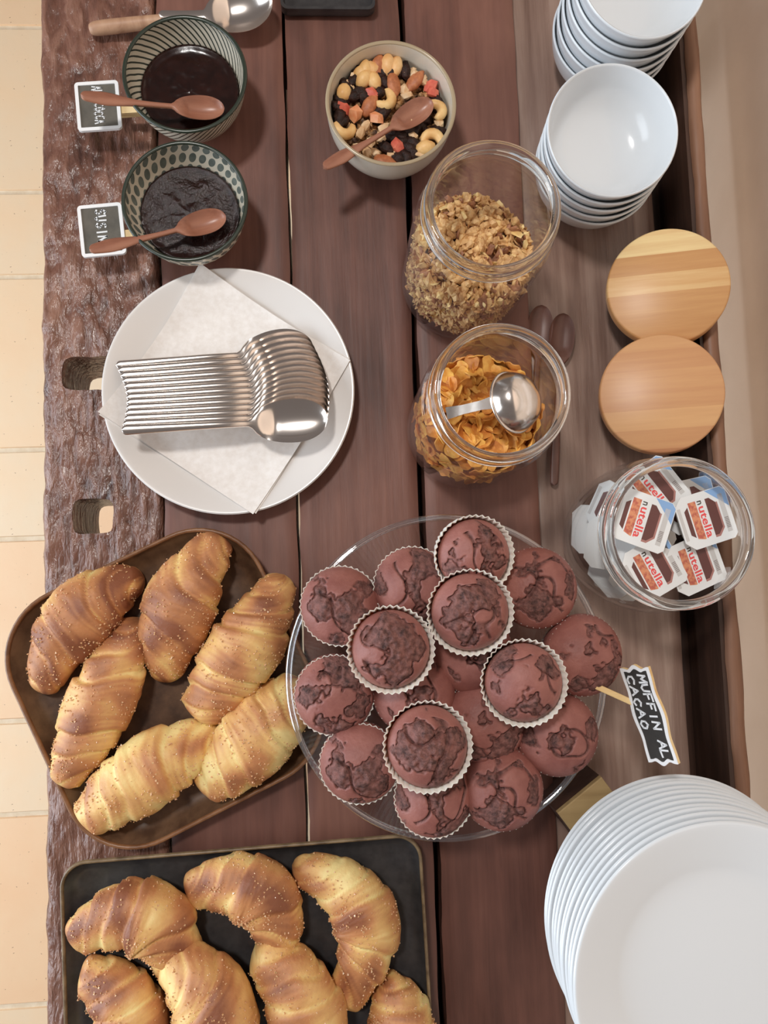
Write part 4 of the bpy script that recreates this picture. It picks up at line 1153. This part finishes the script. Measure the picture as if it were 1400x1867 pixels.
CRr = 0.0290
def cup_mesh():
    V, F_ = [], []
    n = 40 * 4; rows = []
    prof = [(0.0, 0.0), (0.0205, 0.0), (0.0218, 0.0012), (0.0254, 0.016), (CRr, 0.033), (CRr - 0.0007, 0.033), (0.0246, 0.016), (0.0208, 0.002), (0, 0.002)]
    def fl(a, r_, z): return 1 + (0.024 if z > 0.0009 and r_ > .02 else 0.0) * math.cos(40 * a)
    return lathe(prof, n, False, fl)
CUP = mesh('paper_cup', *cup_mesh(), True, 80)
def dome_mesh(seed, R, hd, big):
    n, m = 150, 60; V, F_, cr = [], [], []
    def pt(i, k):
        q = i / m; a = 2 * pi * k / n
        x, y = R * q * math.cos(a), R * q * math.sin(a)
        z = hd * (max(0, 1 - q ** 2.3)) ** 0.72
        nzv = noise.noise(Vector((x * 55 + seed, y * 55, seed)))
        n2 = noise.noise(Vector((x * 130, y * 130, seed + 3)))
        n3 = noise.noise(Vector((x * 330, y * 330, seed + 8)))
        # broken crumb patches with torn edges
        pf = nzv + 0.42 * n2 + 0.2 * n3 - 0.02 + (-0.55 * max(0, q - 0.72) / .28) - 0.25 * max(0, .25 - q)
        pf += 0.10; c = max(0, min(1, (pf) / 0.16))
        c *= 1
        edge = math.exp(-((pf - 0.03) / 0.05) ** 2)
        z -= 0.0014 * c + 0.0030 * edge * (1 if q < .9 else .3)
        z += 0.0016 * n2 * c + 0.0017 * n3 * c + 0.0006 * nzv
        rip = noise.noise(Vector((x * 38 + seed * 2, y * 38, 7 + seed)))
        crack = math.exp(-(rip / 0.035) ** 2) * (1 if .18 < q < .78 else 0)
        z -= 0.0030 * crack
        return (x, y, z), max(c * (.55 + .45 * max(0, min(1, .5 + n2))), min(1, edge * .8), crack * .9)
    v, c = pt(0, 0); V.append(v); cr.append(c)
    for i in range(1, m + 1):
        for k in range(n):
            v, c = pt(i, k); V.append(v); cr.append(c)
    for k in range(n): F_.append([0, 1 + k, 1 + (k + 1) % n])
    for i in range(m - 1):
        a = 1 + i * n
        for k in range(n): F_.append([a + k, a + n + k, a + n + (k + 1) % n, a + (k + 1) % n])
    b = 1 + (m - 1) * n
    for rr, zz in ((R * 1.0, -0.003), (R * .86, -0.016), (R * .74, -0.0265)):
        st = len(V)
        for k in range(n): V.append((rr * math.cos(2 * pi * k / n), rr * math.sin(2 * pi * k / n), zz)); cr.append(0)
        for k in range(n): F_.append([b + k, st + k, st + (k + 1) % n, b + (k + 1) % n])
        b = st
    F_.append([b + k for k in range(n)][::-1])
    me = mesh('muffin_top', V, F_); set_attr(me, 'crumb', cr); return me
DT = [dome_mesh(3.1 + 5.7 * k, 0.0257, 0.0185, False) for k in range(5)]
DB = [dome_mesh(41.3 + 6.1 * k, 0.0301 if k in (2, 3, 5) else 0.0288, 0.0215, True) for k in range(6)]
def muffin(px, h, label, dome, yaw, tilt=(0, 0), s=1.0):
    c = P(*px, h + 0.034 * s)
    t = thing('muffin', label, 'muffin', (c.x, c.y, T + h), 'chocolate muffins on the cake stand')
    t.rotation_euler = (R_(tilt[0]), R_(tilt[1]), yaw); t.scale = (s, s, s)
    obj('paper_cup', CUP, M['paper_cup'], t); o = obj('cake', dome, M['muffin'], t); o.location = (0, 0, 0.0305)
    return t
ST = SH + 0.0005
low = [((618, 1116), 'chocolate muffin at the upper left rim of the cake stand', (-8, 2), 0), ((748, 1072), 'chocolate muffin in the bottom layer behind the upper left top muffin', (4, 0), 1),
       ((980, 1080), 'chocolate muffin in the bottom layer near the jar of portion packs', (2, -6), 2), ((1056, 1196), 'chocolate muffin holding the wooden stick of the sign', (0, 8), 3),
       ((606, 1262), 'chocolate muffin at the far left rim of the cake stand', (0, -5), 4), ((756, 1264), 'chocolate muffin in shade between the left and front top muffins', (0, 0), 5),
       ((660, 1386), 'chocolate muffin at the lower left rim of the cake stand', (5, -3), 0), ((785, 1458), 'chocolate muffin at the front rim under the front top muffin', (6, 0), 1),
       ((922, 1440), 'darkest chocolate muffin at the lower right of the cake stand', (4, 2), 2), ((886, 1318), 'shaded chocolate muffin in the middle of the bottom layer', (0, 0), 3),
       ((1018, 1346), 'chocolate muffin at the right rim below the sign stick', (3, 3), 5), ((862, 1190), 'chocolate muffin mostly hidden under the middle top muffin', (0, 0), 5)]
for i, (px, lb, tl, d) in enumerate(low):
    muffin(px, ST, lb, DB[d], i * 2.1, tl, 0.98)
up = [((858, 1000), ST + 0.024, 'chocolate muffin leaning at the back of the top layer', DT[0], (10, -4), 0.97), ((861, 1108), ST + 0.036, 'chocolate muffin in the centre of the top layer', DT[1], (-6, 0), 1.0),
      ((713, 1180), ST + 0.036, 'chocolate muffin at the left of the top layer', DT[2], (0, 3), 1.0), ((961, 1244), ST + 0.036, 'chocolate muffin at the right of the top layer', DT[3], (0, -3), 1.0),
      ((777, 1366), ST + 0.037, 'chocolate muffin at the front of the top layer', DT[4], (3, 0), 1.02)]
for i, (px, h, lb, d, tl, s) in enumerate(up):
    muffin(px, h, lb, d, 0.9 + i * 1.9, tl, s)

# sign stuck into a muffin
t = thing('muffin_sign', 'ornate black chalkboard sign on a wooden stick, beside the muffins', 'sign', P(1075, 1246, 0.098))
corner = [P(1128, 1205, 0.105), P(1184, 1230, 0.124), P(1238, 1404, 0.124), P(1182, 1379, 0.105)]   # bottom-start, top-start, top-end, bottom-end of the board
cen = sum(corner, Vector()) / 4
ux = ((corner[2] + corner[3]) - (corner[0] + corner[1])).normalized()
uy = ((corner[1] + corner[2]) - (corner[0] + corner[3])); uy = (uy - ux * uy.dot(ux)).normalized()
uz = ux.cross(uy)
sw = ((corner[2] - corner[1]).length + (corner[3] - corner[0]).length) / 2
shh = ((corner[1] - corner[0]).length + (corner[2] - corner[3]).length) / 2
print('sign', sw, shh, uz)
def ornate(w_, h_, k=1.0):
    pts = []
    def side(a, b, nrm, amp):
        for i in range(24):
            s = i / 24
            f = amp * (0.9 * math.exp(-((s - .5) / .13) ** 2) - 0.55 * math.exp(-((s - .25) / .1) ** 2) - 0.55 * math.exp(-((s - .75) / .1) ** 2))
            pts.append((a[0] + (b[0] - a[0]) * s + nrm[0] * f, a[1] + (b[1] - a[1]) * s + nrm[1] * f))
    x, y = w_ / 2, h_ / 2
    side((-x, -y), (x, -y), (0, -1), h_ * .06); side((x, -y), (x, y), (1, 0), h_ * .09); side((x, y), (-x, y), (0, 1), h_ * .06); side((-x, y), (-x, -y), (-1, 0), h_ * .09)
    return pts
Ms = Matrix((ux, uy, uz)).transposed().to_4x4(); Ms.translation = cen
Mi = Matrix.Translation(-Vector(t.location)) @ Ms
v, f = xform(prism(ornate(sw, shh), -0.0022, 0.0), Mi); obj('board', mesh('board', v, f, False), M['pale_wood'], t)
fo, fi = ornate(sw, shh), ornate(sw - 0.0048, shh - 0.0048)
v, f = xform(loft([[(x, y, 0.0) for x, y in fo], [(x, y, 0.0005) for x, y in fo], [(x, y, 0.0005) for x, y in fi], [(x, y, 0.0) for x, y in fi]], False, False), Mi)
obj('white_border', mesh('white_border', v, f, False), M['white_frame'], t)
v, f = xform(prism(fi, 0.00005, 0.0002), Mi); sl = obj('slate', mesh('slate', v, f, False), M['black_slate'], t)
lt = join([lettering('MUFFIN AL', -sw * .42, shh * .06, sw * .86, shh * .25, 0.0013, 0.0003, .26, 0.05, 4), lettering('CACAO', -sw * .42, -shh * .34, sw * .56, shh * .24, 0.0013, 0.0003, .3, .05, 8)])
v, f = xform(lt, Mi); obj('lettering', mesh('lettering', v, f, False), M['chalk'], sl)
e0 = (corner[0] + corner[3]) / 2 + ux * -0.003 - uz * 0.002; e1 = P(1075, 1246, 0.099) - (e0 - P(1075, 1246, 0.099)).normalized() * 0.012
dd = (e0 - e1); q = dd.to_track_quat('Z', 'Y').to_matrix().to_4x4(); q.translation = e1 - Vector(t.location)
v, f = xform(prism(rrect(0.0042, 0.0026, 0.0006, 2), 0, dd.length + 0.006), q); obj('stick', mesh('stick', v, f, True, 40), M['pale_wood'], t)

# ------------------------------------------------------------------ block and stack of plates
BH = 0.050
ca, cb = P(1097, 1417, BH), P(1017, 1483, BH)
dv = (cb - ca).normalized(); nv = Vector((-dv.y, dv.x, 0))
if nv.x < 0: nv = -nv
lenb = (cb - ca).length
ca2 = ca; cb2 = ca + dv * lenb; 
poly = [(0, 0), tuple((dv * lenb).xy), tuple((dv * lenb + nv * .115).xy), tuple((nv * .115).xy)]
area2 = sum(poly[i][0] * poly[(i + 1) % 4][1] - poly[(i + 1) % 4][0] * poly[i][1] for i in range(4))
if area2 < 0: poly = poly[::-1]
t = thing('wooden_box', 'pale wooden box standing under the tall stack of plates', 'box', (ca.x, ca.y, T + PZ))
v, f = prism(poly, 0.0, BH - PZ - 0.006); obj('body', mesh('box_shaded_body', v, f, False), M['dark_wood'], t)  # shade of the sides painted in as dark wood; the box is pale
v, f = prism(poly, BH - PZ - 0.006, BH - PZ, 0.0008); obj('top_board', mesh('box_top', v, f, False), M['block_wood'], t)
rp = 0.1003
po = smoothprof([(0.052, 0.0), (0.056, 0.001), (0.072, 0.0052), (rp - 0.004, 0.0125), (rp, 0.0146)], 4)
pin = smoothprof([(rp - 0.0008, 0.0158), (rp - 0.0045, 0.0152), (0.074, 0.0078), (0.064, 0.0046), (0.05, 0.0036), (0.02, 0.0036), (0, 0.0036)], 4)
pm = mesh('dinner_plate', *lathe([(0, 0.0008), (0.048, 0.0008), (0.0495, 0.0)] + po + pin, 128, False), True, 50)
pcn = P(1235, 1664, BH + 0.0150)
NPL = 12
topc = P(1330, 1795, 0.1457)
wl = ['bottom plate', 'second plate up', 'third plate up', 'fourth plate up', 'fifth plate up', 'sixth plate up', 'seventh plate up', 'eighth plate up', 'ninth plate up', 'tenth plate up', 'eleventh plate up', 'topmost plate']
for i in range(NPL):
    u = i / (NPL - 1)
    o = obj('plate', pm, M['porcelain'], None, f'white round porcelain plate, {wl[i]} in the tall stack', 'plate', 'stack of white plates')
    o.location = (pcn.x + (topc.x - pcn.x) * u + random.uniform(-.0006, .0006), pcn.y + (topc.y - pcn.y) * u + random.uniform(-.0006, .0006), T + BH + 0.0073 * i)
print('seams', [round(x, 4) for x in X], XP, XL, XO, 'plates', pcn, topc, 'stand', SC, SR)
